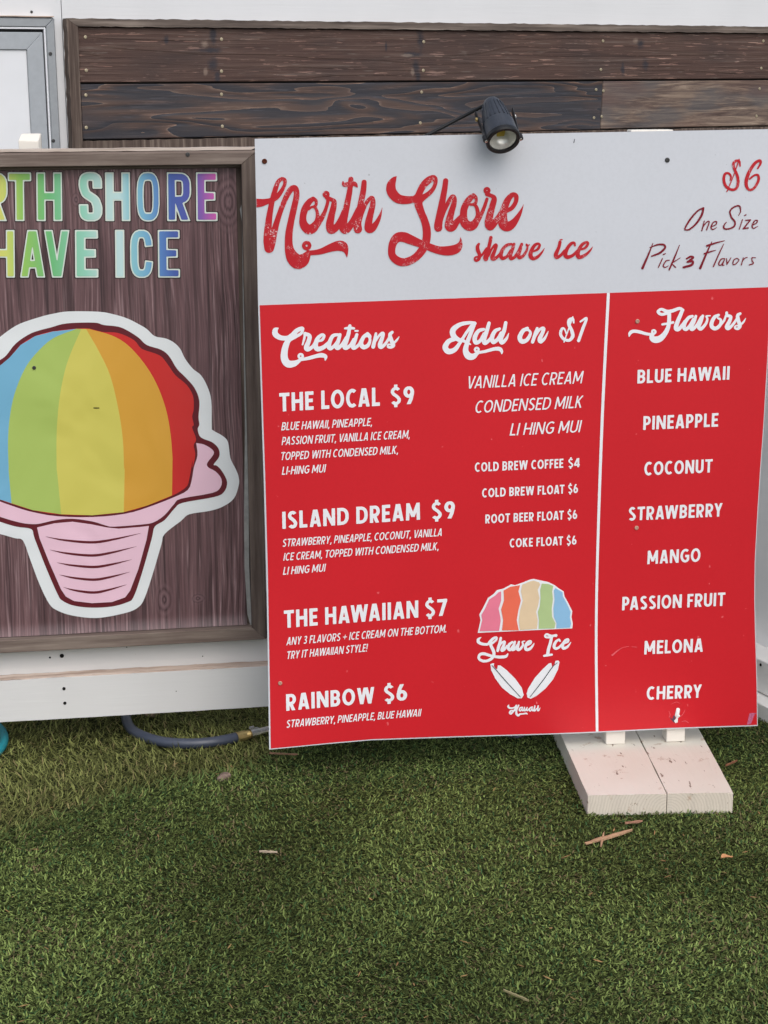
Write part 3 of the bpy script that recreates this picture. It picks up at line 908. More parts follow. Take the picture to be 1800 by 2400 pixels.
# the return of the fence on the far right, running towards the camera
G = ground(1786, 1692)
M_white_ret = paint_white('white_painted_return', (.84, .825, .80), srgb(150, 128, 108), .70, 'x')
RET = Frame((G.x, G.y, 0), Vector((math.sin(math.radians(15)), -math.cos(math.radians(15)), 0)), ZW)
ret = thing('white_fence', 'white wooden fence return with a grey panel and two rails right of the red sign', 'fence', RET.m)
def rv(px, py, y=0): return RET.uv(px, py, y)[1]
LOW = rv(1787, 1652); 
prism_obj('rail', [(-.35, .0), (1.0, .0), (1.0, LOW), (-.35, LOW)], 0, .075, M_white_ret, ret, .002)
y2 = .072; v2 = rv(1787, 1535, y2)
prism_obj('rail', [(-.35, LOW + .003), (1.0, LOW + .003), (1.0, v2), (-.35, v2)], y2 - .028, .12, M_white_ret, ret, .002)
prism_obj('side_panel', [(-.35, v2 - .03), (1.0, v2 - .03), (1.0, 1.28), (-.35, 1.28)], .121, .14, M_greypanel, ret, .002)
screw_at(RET, 1783, 1558, y2 - .028, ret, M_hole, .9, 'nail_hole')

# ------------------------------------------------------------------ framed banner
banner = thing('framed_banner', 'brown framed shave ice banner with rainbow lettering and a big rainbow cup', 'banner', PANEL.m)
fu1 = PANEL.uv(597, 700, 0)[0] + .012; fv1 = 1.4185; fv0 = .257; fu0 = -.53
fw = .0365
fi = [(fu0 + fw, fv0 + fw * .85), (fu1 - fw, fv0 + fw * .85), (fu1 - fw, fv1 - .0315), (fu0 + fw, fv1 - .0315)]
fc = .004
fo = [(fu0 + fc * 0, fv0), (fu1, fv0), (fu1, fv1), (fu0, fv1)]
fof = [(fu0, fv0), (fu1 - .004, fv0), (fu1 - .004, fv1 - fc), (fu0, fv1 - fc)]
for a, b, m in ((0, 1, M_frame), (1, 2, M_framez), (2, 3, M_frame), (3, 0, M_framez)):
    e = .0006
    o = chamfer_bar('frame_bar', [fof[a], fof[b], fi[b], fi[a]][::1], [fo[a], fo[b], fi[b], fi[a]], -.012 + (.0008 if a % 2 else 0), -.001, .0345, m, banner)
    if a == 2: topbar = o
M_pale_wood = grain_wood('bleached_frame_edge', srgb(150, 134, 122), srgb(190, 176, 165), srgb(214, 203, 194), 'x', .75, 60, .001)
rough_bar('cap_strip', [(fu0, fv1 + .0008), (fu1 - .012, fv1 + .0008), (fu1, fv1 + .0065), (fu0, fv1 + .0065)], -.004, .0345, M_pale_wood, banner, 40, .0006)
screw_at(PANEL, 440, 362, -.012, topbar, M_dscrew, 1.1)
prism_obj('lip', [(fi[0][0], fi[2][1] - .0075), (fi[1][0], fi[2][1] - .0075), (fi[1][0], fi[2][1] - .0008), (fi[0][0], fi[2][1] - .0008)], .012, .03, M_frame, banner, .001)
BO = .018
# vinyl sheet, curling forward along its lower edge
nu, nv = 40, 80
u0, u1, v0, v1 = fi[0][0] + .001, fi[1][0] - .0105, fi[0][1] + .0015, fi[2][1] - .009
V = []; Fc = []
for j in range(nv + 1):
    t = j / nv; v = v0 + (v1 - v0) * (t ** 1.5)
    for i in range(nu + 1):
        u = u0 + (u1 - u0) * i / nu
        c = max(0, 1 - (v - v0) / .032)
        V.append((u, BO - .008 * c * c * (1 + .12 * math.sin(u * 31)) + .0004 * math.sin(u * 17 + v * 9), v))
for j in range(nv):
    for i in range(nu):
        a = j * (nu + 1) + i; Fc.append((a, a + 1, a + nu + 2, a + nu + 1))
mesh_obj('vinyl_sheet', V, Fc, M_vinyl, banner, True)
poly_px('vinyl_edge', PANEL, [(562, 490), (567, 520), (569, 700), (574, 1000), (572, 1200), (573, 1330), (580, 1440), (588, 1470), (590, 1468), (584, 1330), (582, 1100), (578, 900), (573, 700), (569, 520), (566, 480)], -BO + .006, M_vedge, banner)
prism_obj('backing_board', [(fi[0][0] - .01, fi[0][1] - .01), (fi[1][0] + .01, fi[1][1] - .01), (fi[2][0] + .01, fi[2][1] + .01), (fi[3][0] - .01, fi[3][1] + .01)], .024, .034, M_framez, banner, 0)
screw_at(PANEL, 80, 862, BO - .003, banner, M_dscrew, 1.0)
poly_px('staple', PANEL, [(219, 955), (233, 955), (233, 957.5), (219, 957.5)], -BO + .003, M_hole, banner)

# rainbow letters: pale outline, then the coloured face
def rainbow():
    m = Mat('rainbow_print', .42, .35)
    k = [(-115, (240, 150, 90)), (-60, (232, 200, 95)), (5, (206, 214, 100)), (46, (140, 196, 84)), (110, (98, 184, 112)), (190, (140, 208, 182)), (222, (176, 216, 208)), (275, (190, 224, 224)), (300, (132, 196, 208)), (335, (108, 172, 206)), (372, (74, 120, 188)), (400, (56, 84, 164)), (440, (70, 78, 164)), (470, (126, 82, 170)), (505, (206, 86, 172))]
    ua = PANEL.uv(-115, 460, BO)[0]; ub = PANEL.uv(505, 460, BO)[0]
    f = m.math('DIVIDE', m.math('SUBTRACT', m.sep(0), ua), ub - ua)
    m.color(m.ramp(f, [((x + 115) / 620, srgb(*(int(q * .86 + 22) for q in c))) for x, c in k]))
    return m.m
M_rain = rainbow(); M_rout = plain('pale_outline_print', srgb(206, 216, 206), .45, .3, 0, .04)
M_shade = plain('dark_outline_print', srgb(52, 36, 40), .45)
rows = [((403, 519), [('N', -122, -64), ('O', -58, -4), ('R', -42 + 2, 18.5), ('T', 17, 74), ('H', 84, 146), ('S', 183, 240), ('H', 245, 305.5), ('O', 318, 375), ('R', 390, 448.5), ('E', 458.5, 509.5)]),
        ((538, 651.5), [('S', -88, -32), ('H', -26, 35), ('A', 45, 106), ('V', 102, 164), ('E', 175, 230), ('I', 269, 291.5), ('C', 303, 359.5), ('E', 369, 421.5)])]
rows[0][1][1] = ('O', -100, -44); rows[0][1][0] = ('N', -170, -110)
for (yt, yb), ls in rows:
    for ch, xa, xb in ls:
        for grow, off, mat, nm in ((.048, .0010, M_shade, 'letter_shadow'), (.030, .0015, M_rout, 'letter_outline'), (0, .0020, M_rain, 'letter')):
            w = .136
            gv, gt, W = glyph_mesh(ch, w, .62, .80, grow, 48)
            pad = 4.0 if ch != 'I' else 3.6
            A, Bq = xa + pad, xb - pad; T_, B_ = yt + pad, yb - pad
            gx0 = -0.0; k = (Bq - A) / W
            lean = .022
            pts = [(A + x * k + (1 - y) * 0 + (1 - y) * (B_ - T_) * lean * .5, B_ - y * (B_ - T_)) for x, y in gv]
            flat_obj(nm, PANEL, pts, gt, -BO + off, mat, banner)

# the big cup
z5 = lambda p: Z((0, 700), 2.6758, p)
z6 = lambda p: Z((0, 1080), 2.592, p)
M_halo = vinyl_print('white_halo_print', (.70, .73, .74))
M_maroon = plain('maroon_print', srgb(94, 26, 36), .42, .35, 0, .05)
M_pink = vinyl_print('pink_print', srgb(225, 188, 204))
M_cr = vinyl_print('red_ice_print', srgb(194, 44, 42))
M_co = vinyl_print('orange_ice_print', srgb(206, 154, 58))
M_cy = vinyl_print('yellow_ice_print', srgb(200, 192, 92))
M_cg = vinyl_print('green_ice_print', srgb(164, 186, 96))
M_cb = vinyl_print('blue_ice_print', srgb(112, 170, 200))
em = -BO
halo = z5([(0, 240), (60, 195), (130, 155), (250, 115), (330, 95), (430, 80), (620, 82), (720, 100), (800, 125), (870, 160), (920, 190), (970, 235), (1040, 250), (1090, 275), (1130, 315), (1160, 375), (1210, 440), (1260, 480), (1300, 550), (1325, 640), (1328, 800), (1335, 825), (1395, 860), (1430, 900), (1445, 1000)]) + \
    z6([(1432, 50), (1450, 100), (1450, 150), (1420, 230), (1350, 280), (1270, 305), (1150, 325), (1100, 365), (1000, 445), (980, 510), (930, 680), (880, 830), (840, 890), (760, 925), (590, 955), (440, 940), (350, 910), (300, 870), (240, 750), (180, 590), (140, 485), (90, 470), (0, 445)]) + [(-50, 1240), (-100, 1200), (-122, 1140), (-118, 1060), (-110, 980), (-86, 900), (-50, 840), (-20, 806)]
poly_px('cup_halo', PANEL, halo, em + .0010, M_halo, banner, 4)
outl = z5([(0, 385), (40, 355), (100, 280), (200, 215), (320, 180), (420, 155), (590, 150), (650, 165), (740, 175), (800, 200), (870, 245), (920, 290), (1010, 320), (1060, 360), (1110, 440), (1160, 490), (1220, 560), (1250, 640), (1245, 740), (1250, 790), (1240, 820), (1260, 870), (1330, 900), (1370, 940), (1375, 990), (1340, 1040)]) + \
    z6([(1318, 30), (1350, 65), (1380, 130), (1360, 190), (1300, 220), (1110, 255), (1060, 290), (1000, 360), (940, 400), (920, 480), (860, 690), (810, 830), (770, 860), (680, 885), (560, 892), (450, 880), (380, 850), (350, 810), (280, 650), (210, 470), (190, 415), (100, 400), (0, 370)]) + [(-45, 1205), (-84, 1165), (-96, 1110), (-76, 1050), (-88, 990), (-78, 930), (-40, 876)]
poly_px('cup_outline', PANEL, outl, em + .0015, M_maroon, banner, 4)
dome = z5([(0, 420), (60, 370), (130, 290), (220, 235), (330, 205), (480, 188), (560, 188), (640, 208), (740, 215), (840, 260), (890, 315), (1000, 355), (1050, 410), (1100, 480), (1170, 540), (1210, 610), (1215, 690), (1205, 740), (1215, 790), (1205, 810), (1230, 880), (1215, 920), (1225, 980), (1207, 1060)]) + \
    z6([(1170, 0), (1150, 110), (1130, 160), (1050, 210), (900, 270), (760, 310), (560, 330), (350, 325), (200, 300), (100, 270), (0, 235)]) + [(-40, 1150), (-60, 1060), (-62, 990), (-44, 920)]
poly_px('red_ice', PANEL, dome, em + .0020, M_cr, banner, 4)
R_or = z5([(560, 190), (700, 230), (800, 290), (900, 400), (980, 530), (1040, 690), (1070, 850), (1082, 1000)]) + z6([(1048, 0), (1045, 210)])
R_ye = z5([(540, 190), (620, 330), (690, 480), (740, 680), (770, 880), (778, 1060)]) + z6([(757, 60), (752, 312)])
R_gr = z5([(510, 190), (440, 350), (400, 480), (370, 650), (355, 850), (355, 1060)]) + z6([(348, 80), (372, 325)])
R_bl = z5([(480, 189), (330, 250), (220, 350), (150, 450), (90, 600), (60, 750), (50, 900), (54, 1060)]) + z6([(52, 60), (70, 258)])
def stripe(name, L, R, low, mat, k): poly_px(name, PANEL, sm(L) + low + sm(R)[::-1], em + .0025 + k * 1e-5, mat, banner)
sm = lambda P: [tuple(p) for p in spline(P, 4)]
stripe('orange_ice', R_ye, R_or, z6([(900, 270)]), M_co, 0)
stripe('yellow_ice', R_gr, R_ye, z6([(560, 331)]), M_cy, 1)
stripe('green_ice', R_bl, R_gr, z6([(200, 300)]), M_cg, 2)
poly_px('blue_ice', PANEL, z5([(480, 189), (330, 206), (220, 235), (130, 290), (60, 370), (0, 420)]) + [(-44, 920), (-62, 990), (-60, 1060), (-40, 1150)] + z6([(0, 235)]) + sm(R_bl)[::-1], em + .00253, M_cb, banner)
bowl = z5([(1230, 905), (1280, 915), (1330, 945), (1340, 975), (1300, 1030)]) + z6([(1265, 40), (1310, 65), (1345, 110), (1340, 160), (1290, 195), (1100, 230), (1060, 260), (1000, 330), (930, 375), (850, 388), (690, 400), (640, 392), (560, 368), (440, 352), (340, 360), (250, 380), (200, 385), (120, 375), (0, 340)]) + \
    [(-40, 1195), (-70, 1160), (-78, 1100), (-64, 1060), (-44, 1158)] + z6([(0, 247), (100, 283), (200, 312), (350, 337), (560, 342), (760, 322), (900, 282), (1050, 224), (1140, 178), (1165, 115), (1178, 40), (1200, -35)])
poly_px('bowl_rim', PANEL, bowl, em + .0026, M_pink, banner, 3)
poly_px('cup', PANEL, z6([(225, 405), (330, 380), (440, 370), (550, 385), (650, 405), (720, 412), (850, 402), (905, 395), (890, 480), (840, 660), (790, 790), (760, 830), (680, 858), (560, 865), (450, 852), (400, 825), (370, 780), (300, 620), (240, 470)]), em + .0027, M_pink, banner)
for a, b, c in (((275, 460), (560, 495), (855, 440)), ((300, 540), (560, 575), (830, 520)), ((345, 618), (570, 645), (800, 600)), ((360, 692), (570, 722), (790, 675)), ((385, 768), (570, 800), (770, 752))):
    q = lambda p, r, t, w: (p[0] + (r[0] - p[0]) * t, p[1] + (r[1] - p[1]) * t, w)
    s = [(a[0], a[1], 1), (a[0] * .6 + b[0] * .4, a[1] * .38 + b[1] * .62, 11), (b[0], b[1], 15), (c[0] * .45 + b[0] * .55, c[1] * .33 + b[1] * .67, 12), (c[0], c[1], 1)]
    stroke_px('cup_line', PANEL, [Z((0, 1080), 2.592, s)], em + .0032, M_maroon, banner)

# ------------------------------------------------------------------ the red menu sign on its wooden foot
menu = thing('menu_sign', 'large red and white shave ice menu board standing on a white wooden foot', 'menu board', SIGN.m)
LE = [(303, 596.5), (325, 597), (500, 601), (716, 605), (980, 613.5), (1146, 619), (1330, 624), (1550, 628), (1757, 631)]
RE = [(303, 1826), (600, 1811), (837, 1800), (1000, 1790.5), (1100, 1783), (1221, 1775.5), (1317, 1770.5), (1400, 1769.5), (1480, 1771), (1556, 1773.5), (1619, 1775), (1702, 1776)]
BOT = [(631, 1757), (700, 1750.5), (765, 1744), (870, 1735), (1022, 1729.5), (1300, 1721), (1400, 1717), (1559, 1709), (1776, 1701.5)]
def ip(T, x): return float(np.interp(x, [p[0] for p in T], [p[1] for p in T]))
def sgrid(s, t, ins=(0, 0, 0)):
    """s, t in 0..1 across and down the sheet -> photo pixel"""
    yl = 325.5 + (1757 - 325.5) * t; yr = 302.5 + (1701.5 - 302.5) * t
    xl = ip(LE, yl) + ins[0]; xr = ip(RE, yr) - ins[1]
    x = xl + (xr - xl) * s
    yb = ip(BOT, 631 + (1776 - 631) * s) - ins[2]
    tt = t
    yt = 325.5 + (302.5 - 325.5) * s
    lin_b = 1757 + (1701.5 - 1757) * s
    y = yl + (yr - yl) * s + (yb - lin_b) * tt ** 6
    return x, y
def sheet(name, t_of, ins, off, thick, mat, ns=48, nt=48):
    V = []; Fc = []
    for y in ((-off,) if not thick else (-off, -off + thick)):
        for j in range(nt + 1):
            for i in range(ns + 1):
                s = i / ns; t = t_of(s, j / nt)
                u, v = SIGN.uv(*sgrid(s, t, ins), -off)
                V.append((u, y - SIGN.bow(u, v), v))
    k = (ns + 1) * (nt + 1); ix = lambda i, j: j * (ns + 1) + i
    for j in range(nt):
        for i in range(ns):
            a, b, c, d = ix(i, j), ix(i + 1, j), ix(i + 1, j + 1), ix(i, j + 1)
            Fc.append((d, c, b, a))
            if thick: Fc.append((a + k, b + k, c + k, d + k))
    if thick:
        rim = [ix(i, 0) for i in range(ns)] + [ix(ns, j) for j in range(nt)] + [ix(i, nt) for i in range(ns, 0, -1)] + [ix(0, j) for j in range(nt, 0, -1)]
        for a, b in zip(rim, rim[1:] + rim[:1]): Fc.append((a, b, b + k, a + k))
    return mesh_obj(name, V, Fc, mat, menu, not thick)
sheet('board', lambda s, t: t, (0, 0, 0), 0, .009, M_sheet)
def t_red(s, t):
    x = 605 + (1826 - 605) * s; yb = 715.5 + (673 - 715.5) * s
    yl = 325.5 + (302.5 - 325.5) * s; t0 = (yb - yl) / (1431.5 + (1399 - 1431.5) * s)
    return t0 + (1 - t0) * t
sheet('red_panel', t_red, (3.6, 1.6, 2.6), .0006, 0, M_red)
O1, O2 = .0012, .0020
DV = [(1426, 686.5, 6.8), (1411.5, 980, 6.8), (1400.5, 1300, 6.2), (1397.3, 1500, 6.2), (1399.5, 1714.5, 6.2)]
c = spline(DV, 8)
poly_px('divider', SIGN, [(x - w / 2, y) for x, y, w in c] + [(x + w / 2, y) for x, y, w in c[::-1]], O1, M_pwhite, menu)

def lettering(s, p0, p1, cap, w, slant=0.0, **k):
    return text_on('lettering', SIGN, s, p0, p1, cap, w, M_pwhite, menu, O1, slant, **k)
HB, HI, HC = .188, .148, .18
for s, p0, p1, cap in (('THE LOCAL', (655, 964.8), (890.5, 951), 43.4), ('$9', (916, 949.3), (970.6, 946.5), 41.5), ('ISLAND DREAM', (662, 1239.8), (984.5, 1217.9), 40.3), ('$9', (1012, 1217.6), (1066, 1214.3), 40),
                       ('THE HAWAIIAN', (666, 1472), (980.3, 1447.4), 41), ('$7', (996.8, 1446.5), (1047.8, 1442.5), 39.5), ('RAINBOW', (671, 1666.3), (877.2, 1647.9), 39), ('$6', (900.5, 1645.5), (954.3, 1641), 38.5)):
    lettering(s, p0, p1, cap, HB, res=52)
for s, p0, p1, cap in (('BLUE HAWAII, PINEAPPLE,', (659, 1009), (872, 998), 19), ('PASSION FRUIT, VANILLA ICE CREAM,', (659.8, 1043.5), (960.3, 1027), 19.2), ('TOPPED WITH CONDENSED MILK,', (659.8, 1078.8), (933, 1063.4), 18.8), ('LI-HING MUI', (660.3, 1113), (765, 1106.7), 18.8),
                       ('STRAWBERRY, PINEAPPLE, COCONUT, VANILLA', (662.5, 1281.8), (1035, 1256.3), 18.2), ('ICE CREAM, TOPPED WITH CONDENSED MILK,', (664, 1314.4), (1028, 1288.9), 18), ('LI HING MUI', (663, 1347.5), (764.5, 1339.3), 18.2),
                       ('ANY 3 FLAVORS + ICE CREAM ON THE BOTTOM.', (671, 1512.6), (1046.3, 1482), 18.5), ('TRY IT HAWAIIAN STYLE!', (673.8, 1544.9), (862.8, 1526.7), 18.2), ('STRAWBERRY, PINEAPPLE, BLUE HAWAII', (671.6, 1706), (988.3, 1678.5), 17.8)):
    lettering(s, p0, p1, cap, HI, .2, res=40, space=.27, track=.10)
for s, p0, p1, cap in (('VANILLA ICE CREAM', (1098.2, 910.9), (1367.6, 898.2), 29), ('CONDENSED MILK', (1114.4, 968.1), (1366.6, 955.4), 28.5), ('LI HING MUI', (1194.4, 1021), (1363.9, 1012.8), 28.3)):
    lettering(s, p0, p1, cap, .122, .19, space=.28, track=.11)
for s, p0, p1, cap in (('COLD BREW COFFEE', (1112.8, 1106), (1320.2, 1096.4), 21.5), ('$4', (1331.7, 1096.2), (1358.7, 1094.6), 21), ('COLD BREW FLOAT $6', (1129.8, 1166.1), (1354.6, 1155.2), 21), ('ROOT BEER FLOAT $6', (1137.4, 1227), (1352.6, 1216.1), 21), ('COKE FLOAT $6', (1194.4, 1283.3), (1351, 1276.2), 20.6),
                       ('BLUE HAWAII', (1493.6, 898.9), (1709.3, 889.8), 32), ('PINEAPPLE', (1507.3, 1007.7), (1682.6, 999.8), 32), ('COCONUT', (1509.7, 1114.5), (1669.3, 1107.3), 31.5), ('STRAWBERRY', (1473.5, 1220.4), (1692.2, 1210.3), 31.5), ('MANGO', (1517, 1322.4), (1641, 1316.3), 31.5),
                       ('PASSION FRUIT', (1457.9, 1430.6), (1699, 1419.8), 31.5), ('MELONA', (1509.7, 1533.8), (1647.1, 1527.6), 31.5), ('CHERRY', (1515.3, 1640.4), (1643.5, 1635.1), 31)):
    lettering(s, p0, p1, cap, HC)

def script(words, org, scale, mat, off=O1, step=.5, name='script_lettering', clip=None):
    V, T = script_mesh(words, org, scale, step, 1.0, clip)
    return flat_obj(name, SIGN, V, T, off, mat, menu)
def ring(cx, cy, r, w): return [(cx + r * math.cos(a), cy + r * math.sin(a), w) for a in [k * math.pi / 4 for k in range(9)]]

script([[(52, 445, 106), (110, 442, 96), (160, 432, 76), (230, 412, 60), (300, 375, 62), (360, 300, 52), (400, 220, 40), (400, 165, 46), (360, 152, 44), (315, 200, 54), (275, 320, 64), (242, 450, 64), (212, 620, 76), (196, 780, 90), (192, 900, 100), (212, 992, 118)],
        [(212, 992, 118), (240, 920, 104), (265, 820, 86), (310, 660, 68), (365, 500, 62), (425, 360, 66), (480, 275, 70), (525, 262, 68), (545, 310, 68), (540, 390, 72), (510, 520, 76), (475, 680, 80), (452, 820, 90), (450, 950, 98), (466, 1040, 122), (505, 1115, 160), (560, 1158, 176), (620, 1140, 150), (668, 1085, 92), (690, 1048, 62)],
        ring(668, 962, 36, 44), [(690, 1052, 58), (770, 1045, 62), (850, 1030, 72), (950, 992, 94), (1040, 966, 118), (1098, 968, 124), (1132, 1000, 84), (1150, 1050, 40), (1158, 1102, 6)],
        [(745, 392, 52), (695, 435, 72), (645, 520, 84), (622, 620, 82), (632, 705, 100), (690, 765, 118), (755, 740, 108), (795, 660, 62), (798, 570, 42), (775, 505, 36), (735, 492, 30), (690, 520, 30)],
        [(745, 392, 52), (780, 415, 40), (782, 465, 36), (755, 492, 34)], [(770, 720, 100), (800, 690, 84), (850, 625, 62), (892, 540, 46), (920, 450, 40), (928, 390, 40)],
        ring(904, 340, 26, 36), [(915, 380, 52), (965, 402, 48), (1000, 425, 58), (995, 490, 72), (970, 590, 82), (950, 690, 94), (955, 745, 104), (975, 768, 104), (1030, 735, 82), (1080, 650, 66), (1130, 530, 60)],
        [(1205, 155, 62), (1190, 300, 66), (1155, 480, 76), (1122, 640, 84), (1110, 730, 100), (1135, 768, 104), (1185, 730, 90), (1230, 650, 64), (1290, 520, 52)],
        [(1108, 185, 14), (1125, 222, 52), (1190, 212, 52), (1250, 212, 54), (1282, 250, 16)],
        [(1366, 192, 62), (1355, 300, 70), (1325, 450, 72), (1300, 590, 78), (1285, 700, 96), (1290, 762, 102)], [(1310, 690, 40), (1340, 580, 40), (1390, 450, 46), (1445, 385, 50), (1470, 400, 58), (1470, 470, 66), (1440, 590, 78), (1420, 690, 90), (1425, 755, 104), (1465, 750, 90), (1515, 690, 62), (1555, 610, 38), (1580, 530, 10), (1586, 500, 4)]],
       (590, 390), 5.184, M_rscript, clip=(601.0, 2000, 0, 2000))
script([[(187, 62, 5), (155, 100, 56), (126, 165, 98), (136, 240, 110), (200, 308, 104), (290, 326, 90), (380, 316, 76), (430, 290, 90), (440, 250, 74), (480, 170, 76), (540, 108, 78), (598, 82, 68), (622, 118, 44), (600, 190, 44), (550, 250, 52), (480, 300, 66), (430, 350, 92), (455, 450, 82), (495, 545, 82), (520, 640, 88), (522, 740, 90), (500, 830, 88), (455, 905, 90), (390, 970, 86), (300, 1012, 90), (220, 1010, 92), (150, 960, 84), (132, 890, 80), (150, 800, 88), (200, 742, 104), (270, 738, 112), (350, 770, 104), (450, 810, 86), (550, 848, 84), (650, 882, 88), (760, 890, 106), (850, 868, 100), (892, 820, 56), (900, 770, 20), (895, 740, 4)],
        [(733, 112, 58), (722, 200, 62), (696, 340, 70), (672, 470, 78), (652, 590, 90), (650, 632, 92)], [(680, 560, 40), (710, 465, 42), (760, 355, 48), (805, 292, 52), (828, 305, 52), (825, 365, 60), (795, 465, 70), (772, 560, 84), (776, 620, 104), (812, 622, 90), (850, 575, 70), (895, 520, 52)],
        [(1040, 276, 52), (990, 322, 70), (942, 410, 76), (930, 500, 82), (945, 580, 98), (1000, 618, 104), (1055, 590, 88), (1088, 510, 50), (1084, 430, 42), (1058, 382, 34), (1005, 375, 30)], [(1040, 276, 52), (1068, 300, 40), (1070, 350, 34), (1050, 372, 34)], [(1065, 580, 74), (1120, 500, 48), (1160, 410, 40), (1192, 315, 36)],
        ring(1192, 220, 23, 34), [(1192, 262, 46), (1245, 280, 44), (1272, 312, 58), (1250, 400, 70), (1222, 500, 80), (1212, 580, 94), (1230, 618, 92), (1280, 572, 70), (1330, 500, 56), (1365, 430, 50)],
        [(1415, 445, 44), (1470, 412, 48), (1512, 345, 48), (1514, 280, 52), (1470, 270, 54), (1420, 330, 70), (1382, 430, 82), (1366, 520, 98), (1380, 600, 114), (1430, 618, 106), (1490, 575, 78), (1548, 490, 46), (1588, 405, 12), (1597, 375, 4)]],
       (890, 400), 4.74, M_rscript)
script([[(125, 175, 30), (106, 210, 46), (112, 260, 50), (132, 310, 46), (125, 365, 44), (95, 392, 34), (72, 380, 28), (74, 352, 24), (98, 342, 24), (135, 345, 26), (175, 305, 30), (225, 235, 36)], [(280, 92, 44), (265, 170, 46), (240, 270, 48), (215, 345, 70), (215, 368, 62)], [(250, 330, 28), (290, 240, 28), (335, 188, 36), (350, 200, 40), (330, 260, 44), (300, 340, 56), (312, 370, 50), (360, 345, 40), (410, 290, 32)],
        [(545, 178, 34), (485, 192, 40), (432, 250, 46), (408, 320, 52), (432, 362, 46), (490, 335, 38), (540, 255, 34)], [(580, 178, 38), (560, 240, 46), (532, 320, 50), (542, 365, 44), (592, 340, 40), (640, 265, 36), (668, 200, 34)], [(680, 178, 38), (664, 235, 42), (638, 310, 50), (650, 352, 46), (702, 325, 38), (745, 255, 32), (755, 200, 26), (738, 178, 18), (745, 196, 20), (780, 186, 16)],
        [(835, 270, 24), (885, 245, 34), (912, 195, 34), (893, 172, 32), (850, 190, 42), (810, 250, 48), (792, 320, 56), (822, 362, 50), (882, 345, 40), (940, 285, 26), (975, 230, 6)], [(1175, 152, 42), (1160, 220, 42), (1122, 310, 54), (1132, 350, 46), (1185, 322, 38), (1232, 262, 32)], [(1178, 122, 20), (1202, 119, 18)],
        [(1368, 195, 28), (1360, 162, 32), (1322, 170, 42), (1272, 230, 46), (1244, 310, 54), (1274, 346, 50), (1342, 322, 40), (1402, 262, 32)], [(1432, 250, 24), (1500, 228, 34), (1538, 172, 34), (1515, 152, 34), (1460, 187, 42), (1416, 260, 48), (1408, 330, 56), (1442, 346, 48), (1512, 312, 38), (1570, 255, 24), (1600, 210, 6)]],
       (1100, 540), 5.53, M_rscript)
script([[(1310, 210, 18), (1300, 150, 26), (1255, 145, 32), (1225, 185, 34), (1240, 250, 34), (1275, 330, 36), (1285, 420, 36), (1260, 490, 34), (1200, 505, 34), (1130, 460, 36), (1105, 380, 36), (1120, 310, 32), (1165, 300, 28), (1195, 340, 24), (1185, 390, 14)], [(1298, 125, 16), (1235, 310, 12), (1145, 530, 14)],
        [(1530, 240, 20), (1565, 180, 28), (1560, 140, 32), (1500, 170, 38), (1430, 270, 42), (1390, 380, 44), (1390, 460, 40), (1430, 508, 32), (1490, 480, 32), (1540, 390, 34), (1535, 325, 30), (1490, 325, 26), (1430, 370, 22)]], (1490, 350), 5.352, M_rscript)
HAND = [[[(850, 735, 22), (780, 770, 20), (690, 870, 24), (620, 985, 20), (630, 1010, 18), (680, 1000, 22), (760, 930, 24), (830, 820, 28), (850, 735, 24)], [(860, 900, 14), (830, 1020, 16)], [(840, 980, 10), (890, 912, 14), (922, 912, 16), (890, 1010, 16)], [(955, 970, 12), (1010, 940, 14), (1010, 905, 16), (970, 920, 16), (945, 980, 16), (970, 1005, 14), (1015, 980, 8)],
         [(1290, 830, 8), (1315, 780, 14), (1305, 715, 20), (1250, 715, 20), (1185, 770, 20), (1200, 850, 22), (1245, 910, 22), (1230, 970, 22), (1150, 1000, 20), (1105, 985, 20), (1112, 945, 16), (1140, 912, 8)], [(1340, 880, 12), (1300, 1000, 12)], [(1365, 830, 14), (1385, 820, 14)], [(1380, 890, 16), (1440, 885, 16)], [(1440, 885, 16), (1350, 995, 18)], [(1350, 995, 18), (1412, 985, 16)], [(1470, 950, 12), (1520, 920, 14), (1525, 890, 15), (1490, 900, 15), (1460, 960, 16), (1480, 990, 14), (1530, 965, 8)]],
        [[(215, 1180, 10), (160, 1320, 22), (85, 1490, 32)], [(180, 1230, 10), (280, 1195, 22), (355, 1198, 26), (365, 1240, 26), (300, 1300, 26), (200, 1340, 18)], [(335, 1370, 14), (285, 1480, 14)], [(345, 1320, 14), (372, 1308, 14)], [(425, 1390, 10), (380, 1400, 16), (345, 1460, 16), (370, 1480, 14), (410, 1460, 8)], [(550, 1200, 8), (490, 1350, 20), (420, 1510, 20)], [(560, 1360, 8), (450, 1430, 14)], [(450, 1430, 14), (500, 1480, 16)],
         [(640, 1370, 22), (690, 1345, 26), (720, 1360, 26), (650, 1412, 26)], [(650, 1412, 26), (715, 1405, 28), (700, 1450, 30), (600, 1480, 28)], [(955, 1160, 10), (890, 1300, 22), (810, 1490, 30)], [(895, 1210, 28), (1000, 1175, 20), (1115, 1145, 8)], [(860, 1310, 20), (950, 1280, 18), (1005, 1265, 8)], [(1105, 1185, 8), (1050, 1300, 16), (975, 1470, 16)],
         [(1110, 1370, 14), (1070, 1380, 16), (1040, 1440, 16), (1070, 1450, 14), (1110, 1390, 10)], [(1120, 1370, 10), (1090, 1450, 14), (1112, 1452, 8)], [(1140, 1370, 12), (1145, 1440, 16)], [(1145, 1440, 16), (1195, 1360, 10)], [(1270, 1365, 12), (1230, 1390, 14), (1220, 1440, 14), (1250, 1440, 14), (1295, 1390, 12), (1270, 1365, 12)], [(1350, 1360, 12), (1325, 1450, 14)], [(1335, 1410, 8), (1370, 1365, 12), (1400, 1355, 12)], [(1505, 1360, 10), (1460, 1360, 14), (1460, 1395, 14), (1475, 1430, 16), (1425, 1450, 14)]]]
